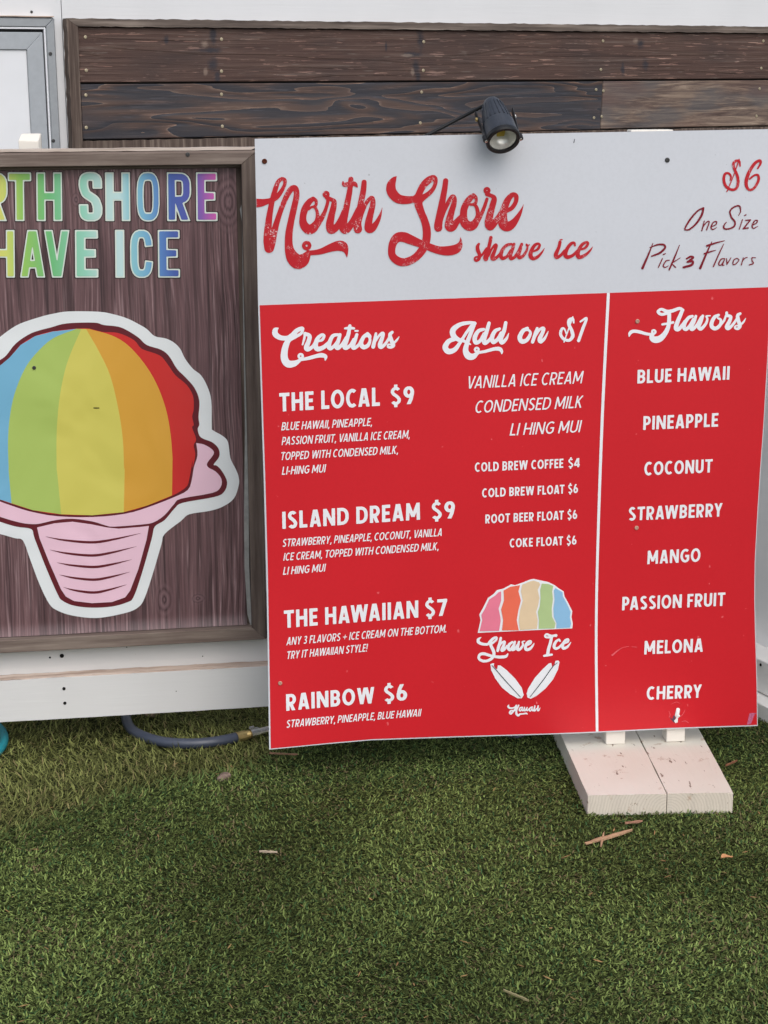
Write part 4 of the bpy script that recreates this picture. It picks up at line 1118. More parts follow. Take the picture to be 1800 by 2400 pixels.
for wds in HAND: script(wds, (1490, 350), 5.352, M_dred, step=.35)
script([[(115, 98, 10), (78, 125, 60), (82, 175, 70), (140, 214, 60), (220, 220, 55), (280, 190, 60), (340, 130, 55), (398, 102, 46), (413, 115, 36), (390, 165, 36), (320, 205, 42), (250, 240, 52), (215, 290, 70), (190, 380, 80), (190, 470, 88), (230, 530, 90), (300, 532, 75), (360, 502, 45), (385, 480, 35)], ring(388, 440, 25, 30), [(400, 480, 35), (480, 465, 42), (570, 440, 46), (640, 428, 55), (690, 445, 44), (685, 488, 14)],
        [(440, 168, 34), (430, 230, 28), (410, 298, 22)], [(440, 165, 42), (495, 195, 50), (482, 265, 55), (455, 335, 60), (478, 355, 55), (530, 325, 40), (575, 255, 36)], [(600, 260, 24), (650, 240, 34), (672, 192, 34), (640, 182, 38), (590, 230, 50), (567, 310, 60), (592, 352, 60), (660, 335, 52), (725, 280, 44)],
        [(840, 178, 34), (780, 192, 44), (742, 260, 50), (728, 320, 58), (752, 346, 45), (802, 305, 36), (850, 230, 30)], [(865, 178, 38), (845, 250, 48), (820, 320, 54), (842, 341, 48), (892, 295, 40), (940, 215, 36)], [(985, 72, 40), (970, 160, 46), (945, 250, 50), (920, 320, 55), (942, 340, 48), (992, 305, 40), (1032, 235, 36)], [(925, 102, 24), (980, 97, 36), (1035, 102, 28)],
        [(1070, 178, 38), (1050, 240, 45), (1020, 310, 55), (1037, 340, 45), (1090, 305, 36), (1125, 240, 32)], [(1052, 132, 24), (1080, 133, 24)], [(1200, 166, 38), (1150, 210, 45), (1120, 285, 54), (1150, 330, 54), (1205, 308, 45), (1230, 245, 34), (1210, 200, 26), (1170, 200, 22)], [(1200, 166, 38), (1232, 195, 30), (1228, 235, 26)],
        [(1302, 165, 32), (1290, 230, 42), (1268, 325, 48)], [(1290, 270, 24), (1340, 190, 30), (1385, 163, 44), (1380, 210, 45), (1350, 300, 54), (1367, 330, 45), (1420, 285, 36), (1475, 195, 32)], [(1500, 148, 36), (1472, 180, 44), (1490, 250, 50), (1514, 308, 44), (1480, 332, 34), (1448, 325, 28), (1452, 297, 20), (1500, 295, 24), (1550, 250, 28), (1582, 205, 12)]],
       (630, 750), 5.184, M_pscript)
script([[(170, 295, 45), (100, 322, 50), (62, 385, 60), (97, 432, 60), (165, 412, 50), (220, 340, 36), (290, 230, 32), (350, 150, 34)], [(382, 128, 38), (320, 122, 36), (220, 142, 46), (147, 200, 60), (152, 262, 60), (200, 302, 46), (262, 318, 34), (335, 355, 16)], [(375, 135, 42), (340, 230, 42), (302, 330, 46), (282, 420, 60), (310, 478, 74), (360, 488, 64), (408, 452, 36)], ring(403, 412, 20, 24), [(415, 445, 30), (500, 430, 32), (590, 405, 38), (648, 405, 44), (672, 430, 32), (672, 458, 10)],
        [(480, 192, 30), (420, 212, 40), (382, 280, 48), (392, 336, 45), (440, 315, 38), (480, 240, 30)], [(535, 127, 38), (515, 200, 42), (482, 300, 48), (492, 342, 42), (542, 305, 36), (582, 245, 30)], [(650, 188, 30), (600, 212, 40), (567, 280, 48), (582, 331, 45), (630, 298, 38), (665, 230, 30)], [(715, 122, 36), (700, 200, 42), (662, 298, 48), (677, 337, 42), (722, 295, 30), (748, 235, 8)],
        [(950, 182, 34), (900, 212, 44), (867, 280, 50), (892, 325, 48), (945, 306, 42), (982, 240, 32), (965, 203, 24), (925, 205, 18)], [(1055, 182, 30), (1035, 240, 38), (1005, 330, 36)], [(1035, 270, 22), (1080, 198, 28), (1123, 183, 38), (1113, 230, 40), (1082, 298, 46), (1097, 326, 40), (1140, 285, 28), (1175, 215, 8)],
        [(1450, 120, 20), (1440, 78, 26), (1402, 92, 34), (1397, 140, 36), (1430, 210, 38), (1438, 270, 38), (1400, 311, 32), (1342, 298, 32), (1308, 245, 32), (1322, 188, 28), (1350, 190, 20), (1370, 240, 16)], [(1440, 60, 14), (1345, 330, 14)], [(1522, 110, 20), (1588, 74, 26), (1550, 180, 34), (1502, 315, 34)]],
       (1030, 730), 4.608, M_pscript)
script([[(590, 130, 35), (500, 148, 38), (455, 115, 38), (500, 82, 36), (570, 110, 45), (640, 103, 45), (730, 72, 40), (778, 92, 38)], [(600, 110, 45), (600, 200, 50), (590, 300, 52), (550, 390, 62), (480, 463, 80), (410, 476, 84), (368, 445, 55), (390, 410, 38)], ring(400, 375, 22, 28), [(380, 410, 34), (300, 400, 38), (200, 372, 42), (130, 368, 44), (92, 392, 42), (80, 435, 12)], [(512, 278, 30), (580, 268, 30), (650, 252, 32)],
        [(770, 97, 44), (740, 170, 50), (702, 260, 55), (688, 328, 60), (722, 340, 50), (770, 285, 40), (800, 240, 36)], [(900, 172, 36), (850, 192, 42), (802, 260, 48), (792, 318, 52), (822, 341, 45), (870, 286, 36), (910, 210, 30)], [(945, 172, 36), (920, 240, 48), (882, 318, 50), (902, 341, 45), (960, 285, 38), (1015, 185, 36)], [(1035, 168, 36), (1010, 240, 45), (982, 308, 50), (1012, 336, 45), (1070, 276, 36), (1095, 210, 30), (1080, 172, 22), (1130, 167, 18)],
        [(1240, 158, 36), (1190, 182, 45), (1152, 250, 50), (1152, 308, 52), (1202, 331, 50), (1258, 288, 42), (1268, 222, 34), (1230, 196, 24)], [(1250, 300, 34), (1310, 230, 30), (1332, 170, 28)], [(1345, 127, 36), (1350, 162, 40), (1398, 178, 40), (1380, 240, 48), (1347, 308, 54), (1367, 331, 45), (1420, 286, 36), (1485, 195, 32)], [(1520, 138, 34), (1487, 165, 44), (1500, 240, 48), (1518, 298, 44), (1490, 334, 36), (1453, 325, 28), (1462, 297, 20), (1510, 290, 26), (1560, 250, 26), (1590, 200, 10)]],
       (1460, 710), 5.53, M_pscript)
emblem = [[(120, 95, 12), (77, 130, 45), (82, 175, 50), (150, 205, 45), (230, 205, 42), (270, 160, 45), (320, 112, 42), (368, 97, 36), (373, 125, 30), (330, 170, 36), (280, 205, 45), (290, 250, 50), (320, 310, 52), (330, 370, 50), (300, 430, 48), (230, 473, 42), (150, 478, 45), (87, 440, 42), (97, 380, 45), (160, 360, 48), (250, 385, 45), (330, 405, 42), (430, 415, 48), (520, 405, 46), (553, 365, 22)],
          [(440, 107, 40), (425, 180, 45), (400, 270, 50), (390, 312, 45)], [(400, 270, 28), (450, 190, 32), (500, 168, 42), (490, 220, 46), (457, 300, 50), (490, 298, 42), (545, 235, 38)], [(630, 172, 36), (580, 210, 45), (562, 270, 48), (592, 298, 42), (640, 230, 34)], [(670, 168, 36), (650, 230, 45), (622, 288, 48), (662, 287, 42), (712, 215, 34)], [(735, 168, 34), (720, 230, 42), (712, 288, 48), (752, 287, 42), (800, 220, 34), (790, 168, 24), (830, 157, 18)],
          [(850, 230, 26), (918, 195, 34), (928, 158, 32), (880, 172, 42), (842, 240, 50), (852, 292, 50), (910, 282, 45), (960, 228, 30), (980, 190, 10)], [(1250, 95, 34), (1180, 95, 34), (1157, 70, 34), (1190, 44, 34), (1260, 75, 42), (1338, 60, 36), (1335, 85, 20)], [(1265, 90, 45), (1245, 180, 50), (1215, 280, 52), (1200, 370, 52)], [(1142, 395, 34), (1200, 385, 40), (1268, 376, 34)],
          [(1400, 155, 30), (1380, 133, 34), (1330, 170, 44), (1302, 240, 50), (1332, 277, 45), (1390, 252, 38), (1452, 185, 34)], [(1470, 195, 26), (1528, 165, 34), (1533, 128, 32), (1490, 142, 42), (1442, 220, 48), (1457, 272, 48), (1520, 247, 40), (1575, 175, 12)]]
script(emblem, (1110, 1480), 6.9125, M_pscript, step=.35)
script([[(215, 200, 20), (180, 260, 75), (240, 320, 70), (350, 325, 60), (440, 290, 60), (500, 220, 60), (480, 300, 65), (430, 400, 65), (360, 480, 60), (290, 540, 80), (240, 500, 70), (290, 430, 60), (400, 420, 55), (520, 380, 60)], [(590, 220, 60), (540, 320, 65), (500, 430, 70), (510, 560, 90), (580, 610, 85), (640, 560, 60), (750, 550, 50), (880, 530, 60), (930, 560, 35)], [(700, 290, 45), (640, 330, 55), (620, 410, 60), (670, 430, 50), (720, 340, 40)], [(740, 290, 45), (720, 380, 55), (760, 430, 50), (810, 340, 45)],
        [(820, 290, 45), (800, 390, 55), (840, 430, 50), (880, 350, 40)], [(920, 300, 45), (900, 400, 55), (940, 420, 50), (990, 350, 40)], [(1090, 290, 45), (1020, 340, 55), (1010, 420, 55), (1060, 430, 45), (1110, 330, 40)], [(1120, 280, 45), (1110, 380, 55), (1150, 430, 50), (1190, 340, 45)], [(1220, 240, 50), (1200, 340, 60), (1195, 420, 60), (1240, 420, 50), (1275, 345, 40)], [(1350, 240, 55), (1330, 340, 65), (1335, 420, 65), (1380, 400, 50), (1430, 310, 15)]],
       (1180, 1640), 16.59, M_pscript, step=.25)
M_pale = plain('pale_red_print', srgb(232, 112, 118), .45)
stroke_px('apostrophe', SIGN, [Z((1180, 1640), 16.59, [(1290, 92, 42), (1298, 150, 38)])], O1, M_pale, menu, .3)

# striped dome and surfboards
zj = lambda p: Z((1080, 1330), 5.184, p)
poly_px('dome_outline', SIGN, zj([(205, 795), (240, 640), (225, 570), (270, 490), (330, 370), (400, 320), (440, 275), (520, 255), (610, 205), (660, 215), (760, 180), (830, 150), (885, 138), (960, 155), (1060, 175), (1140, 215), (1200, 260), (1250, 290), (1260, 350), (1310, 440), (1355, 530), (1345, 600), (1360, 680), (1355, 740)]), O1, M_pwhite, menu)
for nm, c, p in (('pink_stripe', (226, 122, 146), [(228, 775), (260, 640), (250, 580), (300, 490), (345, 390), (420, 340), (460, 300), (490, 290), (490, 400), (460, 500), (480, 600), (485, 650), (465, 770)]),
                 ('orange_stripe', (230, 108, 84), [(500, 765), (515, 640), (490, 510), (525, 400), (520, 280), (600, 235), (720, 215), (700, 290), (730, 400), (700, 520), (680, 640), (705, 765)]),
                 ('tan_stripe', (220, 196, 162), [(720, 760), (705, 650), (720, 520), (755, 400), (730, 290), (745, 210), (840, 170), (885, 160), (950, 180), (965, 205), (935, 270), (955, 370), (940, 460), (915, 540), (935, 640), (925, 745)]),
                 ('green_stripe', (172, 194, 138), [(945, 745), (950, 640), (935, 540), (960, 470), (970, 370), (965, 270), (985, 195), (1060, 200), (1125, 225), (1110, 290), (1120, 380), (1105, 500), (1110, 600), (1150, 680), (1140, 740)]),
                 ('blue_stripe', (138, 184, 218), [(1160, 740), (1165, 680), (1130, 600), (1125, 500), (1140, 390), (1130, 280), (1150, 250), (1235, 300), (1240, 350), (1290, 440), (1335, 540), (1325, 600), (1340, 680), (1330, 730)])):
    poly_px(nm, SIGN, zj(p), O2, plain(nm + '_print', srgb(*c), .45, .3, 0, .03), menu)
M_ink = plain('grey_ink', srgb(70, 74, 82), .45)
for p, ln in (([(360, 1175), (385, 1165), (405, 1165), (400, 1200), (420, 1225), (440, 1240), (450, 1190), (480, 1190), (560, 1250), (660, 1350), (740, 1460), (765, 1550), (740, 1590), (690, 1590), (600, 1540), (500, 1460), (420, 1350), (370, 1250)], [(378, 1190, 8), (420, 1235, 10), (560, 1395, 10), (725, 1575, 8)]),
              ([(1150, 1135), (1185, 1130), (1200, 1150), (1180, 1240), (1120, 1360), (1030, 1470), (920, 1560), (850, 1595), (810, 1580), (800, 1530), (820, 1470), (900, 1340), (1000, 1230), (1070, 1165), (1100, 1160), (1108, 1205), (1140, 1175)], [(1172, 1158, 8), (1112, 1212, 10), (1000, 1370, 10), (840, 1575, 8)])):
    poly_px('surfboard_print', SIGN, zj(p), O1, M_pwhite, menu)
    stroke_px('stringer_print', SIGN, [zj(ln)], O2, M_ink, menu, .3)

# wear: screws, tear, scuffs
screw_at(SIGN, 620, 378, -.0005, menu, M_rust, 1.25)
screw_at(SIGN, 1564, 375, -.0005, menu, M_dscrew, 1.2)
M_tanscrew = plain('tan_screw', srgb(190, 150, 132), .5, .4, .2)
for px, py in ((1494, 753), (1492, 1237), (657, 1604)): screw_at(SIGN, px, py, -.0012 - SIGN.bow(*SIGN.uv(px, py)), menu, M_tanscrew, 1.1)
zt = lambda p: Z((1500, 1640), 5.53, p)
M_torn = plain('torn_white_core', (.82, .82, .80), .7, .2, 0, .05)
tb = bmesh.new()
tp = [SIGN.uv(*p) for p in zt([(488, 100), (515, 115), (512, 160), (505, 185), (520, 210), (490, 235), (487, 290), (455, 300), (440, 270), (468, 235), (450, 200), (462, 150), (470, 110)])]
tv = [tb.verts.new((u, -.0016, v)) for u, v in tp]; tc = tb.verts.new((sum(p[0] for p in tp) / len(tp), -.006, sum(p[1] for p in tp) / len(tp)))
for i in range(len(tv)): tb.faces.new((tv[i], tv[(i + 1) % len(tv)], tc))
bm_obj('torn_core', tb, M_torn, menu)
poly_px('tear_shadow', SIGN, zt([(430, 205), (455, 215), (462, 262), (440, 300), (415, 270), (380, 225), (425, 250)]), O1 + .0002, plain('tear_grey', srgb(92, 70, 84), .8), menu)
M_scuff = plain('scuffed_red', srgb(224, 96, 104), .6, .2, 0, .2, 300)
for s in ([(375, 150, 6), (390, 190, 8), (380, 225, 10)], [(585, 130, 5), (560, 180, 8), (530, 215, 8)], [(540, 285, 5), (590, 275, 9), (630, 300, 5)], [(400, 60, 3), (470, 30, 6), (520, 50, 3)]):
    stroke_px('scuff', SIGN, [zt(s)], O1 + .0001 * random.random(), M_scuff, menu, .3)
stroke_px('scuff', SIGN, [Z((1400, 1380), 4.1475, [(145, 645, 16), (200, 600, 10), (245, 572, 4), (305, 560, 6)]), Z((1400, 1380), 4.1475, [(335, 563, 4), (385, 568, 5)])], O1, M_scuff, menu, .3)
poly_px('scuff', SIGN, zt([(1420, 175), (1465, 170), (1515, 175), (1490, 185), (1470, 230), (1440, 310), (1385, 325), (1400, 260)]), O1, plain('lilac_scuff', srgb(186, 96, 128), .6, .2, 0, .25, 260), menu)
for q in ((1345, 333, 4), (446, 0, 0)):
    pass
stroke_px('scratch', SIGN, [[(1347, 326, 1.2), (1345, 334, 2.0)]], .0008, M_ink, menu, .3)

# foot: a painted plank with two cleats and an upright behind the sheet
A, B_, C_, D_ = (ground(*p, .052) for p in ((1378, 1864), (1718.5, 1857.5), (1320, 1735), (1650, 1731)))
S = SIGN.m.inverted()
def loc(p): return S @ p
fa, fb_, fc_, fd = loc(A), loc(B_), loc(C_), loc(D_)
bm = bmesh.new()
def ext(p, q, y): t = (y - p.y) / (q.y - p.y); return p.x + (q.x - p.x) * t
yb = .30
top = [(fa.x, fa.y), (fb_.x, fb_.y), (ext(fb_, fd, yb), yb), (ext(fa, fc_, yb), yb)]
mid = .545
tm = (top[0][0] * (1 - mid) + top[1][0] * mid, top[0][1] * (1 - mid) + top[1][1] * mid)
te = (top[3][0] * (1 - mid) + top[2][0] * mid, yb)
def slab(name, q):
    bm = bmesh.new()
    N = 14
    vt, vb = [], []
    ring_ = []
    for i in range(4):
        a, b = q[i], q[(i + 1) % 4]
        for k in range(N):
            t = k / N; j = random.uniform(-.0009, .0009) if k else 0
            ring_.append((a[0] + (b[0] - a[0]) * t + j, a[1] + (b[1] - a[1]) * t + j))
    vt = [bm.verts.new((x, y, .052 + random.uniform(-.0004, .0004))) for x, y in ring_]; vb = [bm.verts.new((x, y, .004)) for x, y in ring_]
    bm.faces.new(vt); bm.faces.new(vb[::-1])
    n = len(ring_)
    for i in range(n): bm.faces.new((vt[i], vb[i], vb[(i + 1) % n], vt[(i + 1) % n]))
    es = [e for e in bm.edges if all(v.co.z > .05 for v in e.verts)]
    bmesh.ops.bevel(bm, geom=es, offset=.0016, segments=2, affect='EDGES')
    return bm_obj(name, bm, M_foot, menu)
def foot_mat():
    m = Mat('chipped_white_foot', .6, .25)
    f = m.noise(1, (150, 5, 150), 4, .6); b = m.noise(22, detail=5, rough=.72); d = m.noise(4)
    c = m.mix(m.mask(d, .3, .7), (.64, .60, .52), (.70, .67, .60))
    c = m.mix(m.math('MULTIPLY', m.mask(b, .60, .66), .6), c, srgb(150, 112, 84))
    e = m.noise(1, (60, 14, 60), 3, .7)
    c = m.mix(m.math('MULTIPLY', m.mask(e, .665, .685), .8), c, srgb(96, 66, 48))
    # sawn end: arcs of the growth rings
    ge = m.node('ShaderNodeNewGeometry'); sp = m.node('ShaderNodeSeparateXYZ')
    tr = m.node('ShaderNodeVectorTransform'); tr.vector_type = 'NORMAL'; tr.convert_from = 'WORLD'; tr.convert_to = 'OBJECT'
    m.l(ge.outputs['True Normal'], tr.inputs[0]); m.l(tr.outputs[0], sp.inputs[0])
    end = m.math('GREATER_THAN', m.math('MULTIPLY', sp.outputs[1], -1.0), .7)
    dx = m.math('SUBTRACT', m.sep(0), tm[0] + .005); dz = m.math('SUBTRACT', m.sep(2), .005)
    r = m.math('SQRT', m.math('ADD', m.math('MULTIPLY', dx, dx), m.math('MULTIPLY', dz, dz)))
    rg = m.ramp(m.math('PINGPONG', m.math('ADD', m.math('MULTIPLY', r, 150.0), m.math('MULTIPLY', b, 2.2)), .5), [(.08, srgb(176, 154, 132)), (.3, srgb(204, 186, 166))])
    c = m.mix(m.math('MULTIPLY', end, .42), c, rg)
    m.color(c); m.bump(m.math('ADD', f, b), .001, .5)
    return m.m
M_foot = foot_mat()
g_ = .0012
s1 = slab('foot_board', [top[0], (tm[0] - g_, tm[1]), (te[0] - g_, te[1]), top[3]])
s2 = slab('foot_board', [(tm[0] + g_, tm[1] + .0015), top[1], top[2], (te[0] + g_, te[1])])
def upright(px0, px1, pyb, top_v):
    a = loc(ground(px0, pyb, .052)); b = loc(ground(px1, pyb - 3, .052))
    bm = bmesh.new(); box(bm, a.x, b.x, .0105, .0505, .0525, top_v, .0012)
    return bm_obj('upright', bm, M_post, menu)
upright(1419, 1463, 1744, 1.42); upright(1562, 1604, 1740, 1.42)
uA = SIGN.uv(1476, 309, .02)[0]; uB = SIGN.uv(1576, 306, .02)[0]
bm = bmesh.new(); box(bm, uA, uB, .0105, .0485, 1.425, SIGN.uv(1520, 304.2, .0105)[1], .002); bm_obj('cap_block', bm, M_post, menu)

# ------------------------------------------------------------------ spotlight over the sign
M_lampblk = plain('black_cast_aluminium', srgb(58, 62, 70), .45, .4, .2, .12, 120)
M_lampdk = plain('black_plastic', srgb(22, 22, 24), .4, .4)
M_chrome = plain('bright_reflector', (.80, .79, .74), .3, .5, .35, .08, 300)
M_led = plain('yellow_led', srgb(206, 180, 70), .4)
M_brass = plain('brass', srgb(186, 162, 108), .35, .5, .75, .15, 120)
M_silver = plain('bright_steel', srgb(196, 194, 190), .25, .5, 1.0, .08, 150)
off = .078
lu, lv_ = SIGN.uv(1178.5, 326, -off)
LC = SIGN.world(lu, lv_, -off)
ax = (SIGN.ex * .11 - SIGN.ey * .74 - SIGN.ez * .66).normalized()
sx_ = (SIGN.ex - ax * SIGN.ex.dot(ax)).normalized(); sy_ = ax.cross(sx_)
LM = Matrix((sx_, sy_, ax)).transposed().to_4x4(); LM.translation = LC
lamp = thing('spotlight', 'small black garden spotlight on a thin arm above the white top of the sign', 'spotlight', LM)
bm = bmesh.new()
lathe(bm, [(.006, -.1125), (.0165, -.112), (.0195, -.106), (.0225, -.095), (.0270, -.075), (.0305, -.055), (.0315, -.045), (.0315, -.043), (.0340, -.040), (.0350, -.02), (.0362, -.006), (.0362, -.002)], 40, None, True, False)
for k in range(20):
    a = 2 * math.pi * k / 20
    fm = Matrix.Rotation(a, 4, 'Z')
    vs0 = [bm.verts.new(fm @ Vector(p)) for p in ((.0205, -.0009, -.098), (.0205, .0009, -.098), (.0245, .0009, -.096), (.0245, -.0009, -.096), (.0305, -.0009, -.046), (.0305, .0009, -.046), (.0334, .0009, -.046), (.0334, -.0009, -.046))]
    for q in ((0, 1, 2, 3), (7, 6, 5, 4), (0, 4, 5, 1), (1, 5, 6, 2), (2, 6, 7, 3), (3, 7, 4, 0)): bm.faces.new([vs0[i] for i in q])
hs_ = bm_obj('housing', bm, M_lampblk, lamp)
bm = bmesh.new(); lathe(bm, [(.0358, -.006), (.0372, -.004), (.0372, .004), (.0350, .0065), (.0295, .0065), (.0285, .001), (.0285, -.002)], 40, None, False, False)
for a in (175, 0):
    m4 = Matrix.Translation(Vector((.0375 * math.cos(math.radians(a)), .0375 * math.sin(math.radians(a)), 0)))
    lathe(bm, [(.0062, -.008), (.0062, .004), (.005, .005)], 12, m4)
bz = bm_obj('bezel', bm, M_lampdk, lamp, False)
for a in (175, 0):
    bm = bmesh.new(); lathe(bm, [(.0036, .0052), (.0034, .0066), (.001, .0068)], 10, Matrix.Translation(Vector((.0375 * math.cos(math.radians(a)), .0375 * math.sin(math.radians(a)), 0)))); bm_obj('screw', bm, M_silver, bz)
bm = bmesh.new(); lathe(bm, [(.0284, .0005), (.024, -.009), (.016, -.018), (.009, -.022)], 32, None, False, True); rf = bm_obj('reflector', bm, M_chrome, lamp, True)
bm = bmesh.new(); box(bm, -.0085, .0085, -.0085, .0085, -.0218, -.0208); bm_obj('led', bm, M_led, rf)
gl = Mat('lens_glass', .03, .5); gl.color((.95, .95, .95)); gl.b.inputs['Transmission Weight'].default_value = 1.0; gl.b.inputs['IOR'].default_value = 1.1
bm = bmesh.new(); lathe(bm, [(.0284, .0012), (.02, .0022), (.008, .0028), (.0004, .003)], 32, None, False, False); bm_obj('lens', bm, gl.m, lamp, True)
# U-bracket with its two thumb screws, and the arm that runs behind the sign
for s in (-1, 1):
    bm = bmesh.new(); box(bm, s * .0365 - .0015, s * .0365 + .0015, -.006, .006, -.085, -.008, .0008)
    bmesh.ops.rotate(bm, verts=bm.verts[:], cent=(s * .0365, 0, -.02), matrix=Matrix.Rotation(s * -.06, 3, 'Y')); br = bm_obj('bracket', bm, M_lampdk, lamp)
    bm = bmesh.new(); lathe(bm, [(.0046, 0), (.0046, .004), (.003, .006)], 12, Matrix.Translation(Vector((s * .0385, -.002, -.066))) @ Matrix.Rotation(s * math.pi / 2, 4, 'Y')); bm_obj('thumb_screw', bm, M_brass if s < 0 else M_silver, br)
LI = LM.inverted()
def sp_(px, py, y): u, v = SIGN.uv(px, py, y); return LI @ SIGN.world(u, v, y)
bm = bmesh.new(); tube(bm, [sp_(1160, 236, .000), sp_(1135, 247, .022), sp_(1060, 286, .030), sp_(990, 323, .034), sp_(955, 342, .036)], .0042, 10); bm_obj('arm', bm, M_lampdk, lamp, True)

# ------------------------------------------------------------------ hoses
def gp(px, py, z): return ground(px, py, z)
hose = thing('garden_hose', 'dark slate hose with a brass and steel coupling lying under the white fence', 'hose', Matrix.Translation(gp(430, 1742, 0)))
HI_ = Matrix.Translation(-gp(430, 1742, 0))
zc = .0185
hp = [gp(*p, zc) for p in ((300, 1640), (296, 1660), (296, 1685), (307, 1708), (332, 1724), (370, 1736.5), (409, 1742), (463, 1742.5), (513, 1737), (557, 1728))]
hp = [Vector(p) for p in spline([tuple(p) for p in hp], 5)]
M_hose = plain('slate_hose_rubber', srgb(62, 68, 82), .34, .5, 0, .06, 60)
bm = bmesh.new(); tube(bm, [HI_ @ p for p in hp], .0128, 16); bm_obj('tube', bm, M_hose, hose, True)
def seg(name, x0, y0, x1, y1, r, mat, z=.019, ribs=False):
    a, b = gp(x0, y0, z), gp(x1, y1, z)
    pts = [a + (b - a) * t for t in np.linspace(0, 1, 9 if ribs else 2)]
    rad = [r * (1 if k % 2 else .92) for k in range(9)] if ribs else r
    bm = bmesh.new(); tube(bm, [HI_ @ p for p in pts], rad, 16); return bm_obj(name, bm, mat, hose)
seg('ferrule', 554, 1728.5, 575, 1723.5, .0128, M_brass); seg('nut', 576, 1723.2, 587, 1720.5, .0112, M_brass, ribs=True)
seg('collar', 585.5, 1721, 604, 1716.5, .0142, M_silver, .020); seg('clamp_lug', 583, 1706.5, 594, 1704, .0035, M_silver, .03); seg('pipe', 603, 1717, 720, 1690, .0098, M_silver, .020); seg('clamp_ring', 602, 1717, 607, 1716, .0122, M_silver, .020)
coil = thing('garden_hose', 'teal garden hose coil lying on the grass at the left edge', 'hose', Matrix.Translation(gp(-236, 1752, .013) - Vector((0, 0, .013))))
M_teal = plain('teal_hose_rubber', srgb(28, 128, 140), .45, .4, 0, .1, 120)
c0 = gp(-236, 1752, .013); Rr = (gp(15, 1752, .013) - c0).length
bm = bmesh.new()
pts = [Vector(((Rr - .021 * k / 48) * math.cos(math.pi + k * 2 * math.pi / 48), (Rr - .021 * k / 48) * math.sin(math.pi + k * 2 * math.pi / 48), .0165)) for k in range(49)]
tube(bm, pts, .0105, 12); bm_obj('tube', bm, M_teal, coil, True)

# ------------------------------------------------------------------ stones and litter on the turf
def stone(name, px, py, size, label, c, seed, cat='stone', flat=.6):
    bm = bmesh.new(); bmesh.ops.create_icosphere(bm, subdivisions=3, radius=1)
    r = random.Random(seed); ks = [(Vector((r.gauss(0, 1), r.gauss(0, 1), r.gauss(0, 1))).normalized(), r.uniform(.55, .9)) for _ in range(14)]
    for v in bm.verts:
        d = v.co.normalized(); k = 1.0
        for n_, h_ in ks:
            c_ = d.dot(n_)
            if c_ > .05: k = min(k, h_ / c_)
        v.co = Vector((d.x * size[0], d.y * size[1], d.z * size[2])) * k
    o = bm_obj(name, bm, plain(name + '_' + str(seed), c, .85, .15, 0, .25, 60, .004))
    o.location = gp(px, py, 0); o.location.z = size[2] * flat
    return tag(o, label, cat, 'stones lying on the grass')
stone('stone', 355, 1681, (.024, .018, .018), 'pale brown stone on the grass just under the white fence rail', srgb(158, 138, 118), 4)
stone('stone', 526, 1828, (.021, .016, .014), 'grey brown stone lying alone on the grass below the slate hose', srgb(128, 110, 100), 9)
def splinter(name, pts, w, label, c, cat, seed):
    """a torn sliver of wood: an irregular flat prism"""
    r = random.Random(seed); P = [Vector(gp(*p, .016)) for p in pts]; o0 = P[0].copy(); o0.z = .0
    bm = bmesh.new(); rings = []
    n = 9
    ax_ = (P[-1] - P[0]).normalized(); sd = ax_.cross(ZW).normalized()
    for k in range(n):
        t = k / (n - 1); p = P[0].lerp(P[-1], t) + sd * r.uniform(-.12, .12) * w - Vector(o0)
        ww = w * (math.sin(math.pi * min(1, .12 + t * .86)) ** .5) * r.uniform(.6, 1.1) / 2; hh = .0022 * r.uniform(.7, 1.3)
        rings.append([bm.verts.new(p + sd * a * ww + ZW * b * hh) for a, b in ((-1, -.6), (1, -1), (1, .5), (-.2, 1), (-1, .6))])
    for a, b in zip(rings, rings[1:]):
        for i in range(5): bm.faces.new((a[i], a[(i + 1) % 5], b[(i + 1) % 5], b[i]))
    bm.faces.new(rings[0][::-1]); bm.faces.new(rings[-1])
    o = bm_obj(name, bm, grain_wood(name + str(seed), tuple(x * .6 for x in c), c, tuple(min(1, x * 1.35) for x in c), 'x', .8, 300, .001))
    o.location = o0
    return tag(o, label, cat, 'wood splinters scattered on the turf')
chip = srgb(176, 142, 112)
splinter('wood_splinter', [(1372, 1977), (1482, 1945)], .012, 'longest tan wood splinter on the dark turf in front of the foot board', chip, 'splinter', 3)
splinter('wood_splinter', [(1408, 1983), (1416, 1950)], .005, 'tiny tan splinter branching off the longest splinter in front of the foot board', chip, 'splinter', 5)
splinter('wood_splinter', [(1465, 1929), (1506, 1924)], .007, 'short brown splinter between the foot board and the longest splinter', srgb(150, 112, 92), 'splinter', 7)
splinter('wood_splinter', [(608, 1995), (650, 1997)], .004, 'pale thin splinter on the dark turf below the lower left corner of the sign', srgb(168, 152, 132), 'splinter', 12)
splinter('wood_splinter', [(1180, 2320), (1240, 2345)], .003, 'thin pale stalk lying on the turf near the bottom of the picture', srgb(150, 140, 104), 'splinter', 13)
splinter('wood_splinter', [(1700, 1794), (1728, 1782)], .005, 'brown twig on the turf right of the foot board', srgb(122, 84, 62), 'splinter', 15)
splinter('wood_splinter', [(632, 1765), (698, 1768)], .004, 'brown twig under the lower left corner of the menu sign', srgb(132, 100, 80), 'splinter', 18)
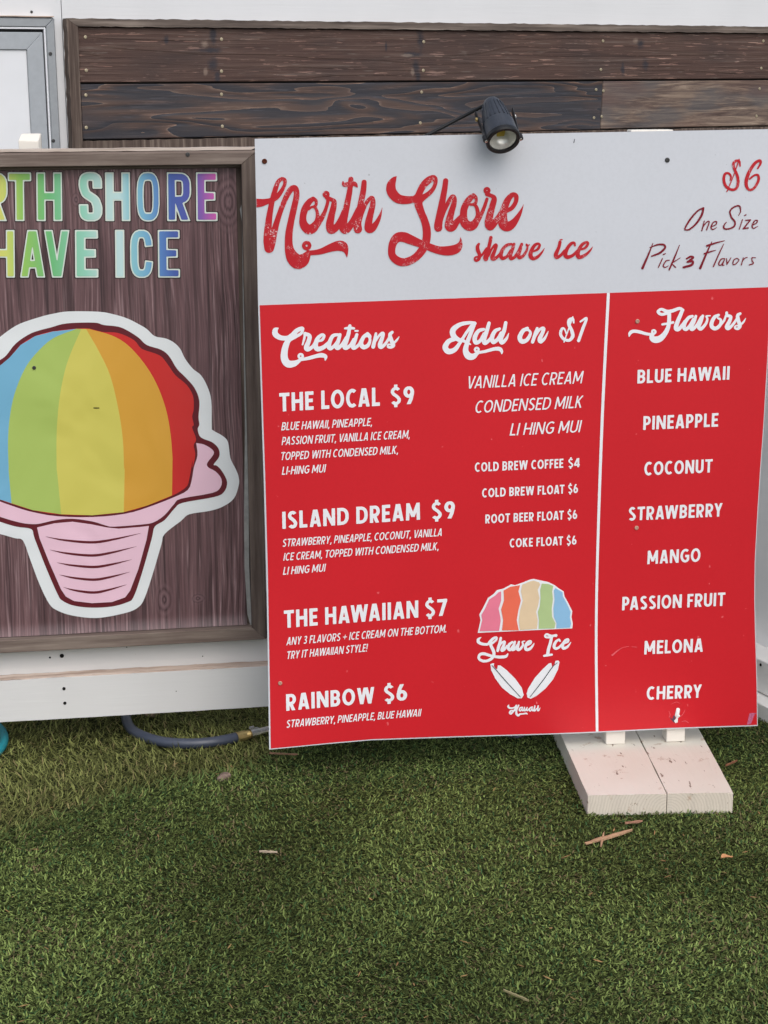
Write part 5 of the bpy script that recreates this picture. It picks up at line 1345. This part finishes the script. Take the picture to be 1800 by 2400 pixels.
# leaf
L0 = gp(1704, 2011, .016)
bm = bmesh.new(); rows_ = []
for i in range(9):
    t = i / 8; w = .0085 * math.sin(math.pi * (t ** .8)) + .0004
    x = (t - .5) * .030
    rows_.append([bm.verts.new((x, w * s, .004 * abs(s) + .003 * math.sin(t * 5) + (.001 if s == 0 else 0))) for s in (-1, -.5, 0, .5, 1)])
for a, b in zip(rows_, rows_[1:]):
    for i in range(4): bm.faces.new((a[i], a[i + 1], b[i + 1], b[i]))
leaf = bm_obj('dry_leaf', bm, plain('dry_leaf_tan', srgb(192, 140, 98), .75, .2, 0, .2, 200), None, True)
leaf.location = L0; leaf.rotation_euler = (0, 0, .3)
tag(leaf, 'small curled dry orange leaf on the turf at the right', 'leaf')
# crumpled plastic behind the sheet
bm = bmesh.new(); bmesh.ops.create_icosphere(bm, subdivisions=4, radius=1)
r = random.Random(21); ks = [(Vector((r.gauss(0, 1), r.gauss(0, 1), r.gauss(0, 1))).normalized(), r.uniform(4, 9), r.uniform(0, 6)) for _ in range(12)]
for v in bm.verts:
    k = 1 + .06 * sum(abs(math.sin(v.co.dot(n_) * f_ + p_)) - .6 for n_, f_, p_ in ks)
    v.co = Vector((v.co.x * .042, v.co.y * .04, v.co.z * .018)) * k
bag = bm_obj('plastic_bag', bm, plain('grey_violet_plastic', srgb(104, 100, 122), .3, .5, 0, .2, 60))
bag.location = gp(1215, 1732, .0); bag.location.z = .015; bag.location.y += .03
tag(bag, 'crumpled grey plastic bag on the turf under the lower edge of the menu sign', 'plastic bag')

# tiny dry bits caught between the fibres, too small to pick apart
bm = bmesh.new(); r = random.Random(44)
for k in range(110):
    p = gp(r.uniform(-150, 1950), r.uniform(1770, 2420), .012)
    a = r.uniform(0, 6.28); l = r.uniform(.003, .011); w = r.uniform(.0008, .002); d = Vector((math.cos(a), math.sin(a), r.uniform(-.2, .3))); q = Vector((-math.sin(a), math.cos(a), r.uniform(-.3, .3)))
    bm.faces.new([bm.verts.new(p + d * x + q * y) for x, y in ((-l, -w * .4), (0, -w), (l, -w * .3), (l, w * .3), (0, w), (-l, w * .5))])
lit = bm_obj('dry_litter', bm, plain('dry_straw_bits', srgb(150, 120, 82), .85, .1, 0, .4, 25)); lit['kind'] = 'stuff'
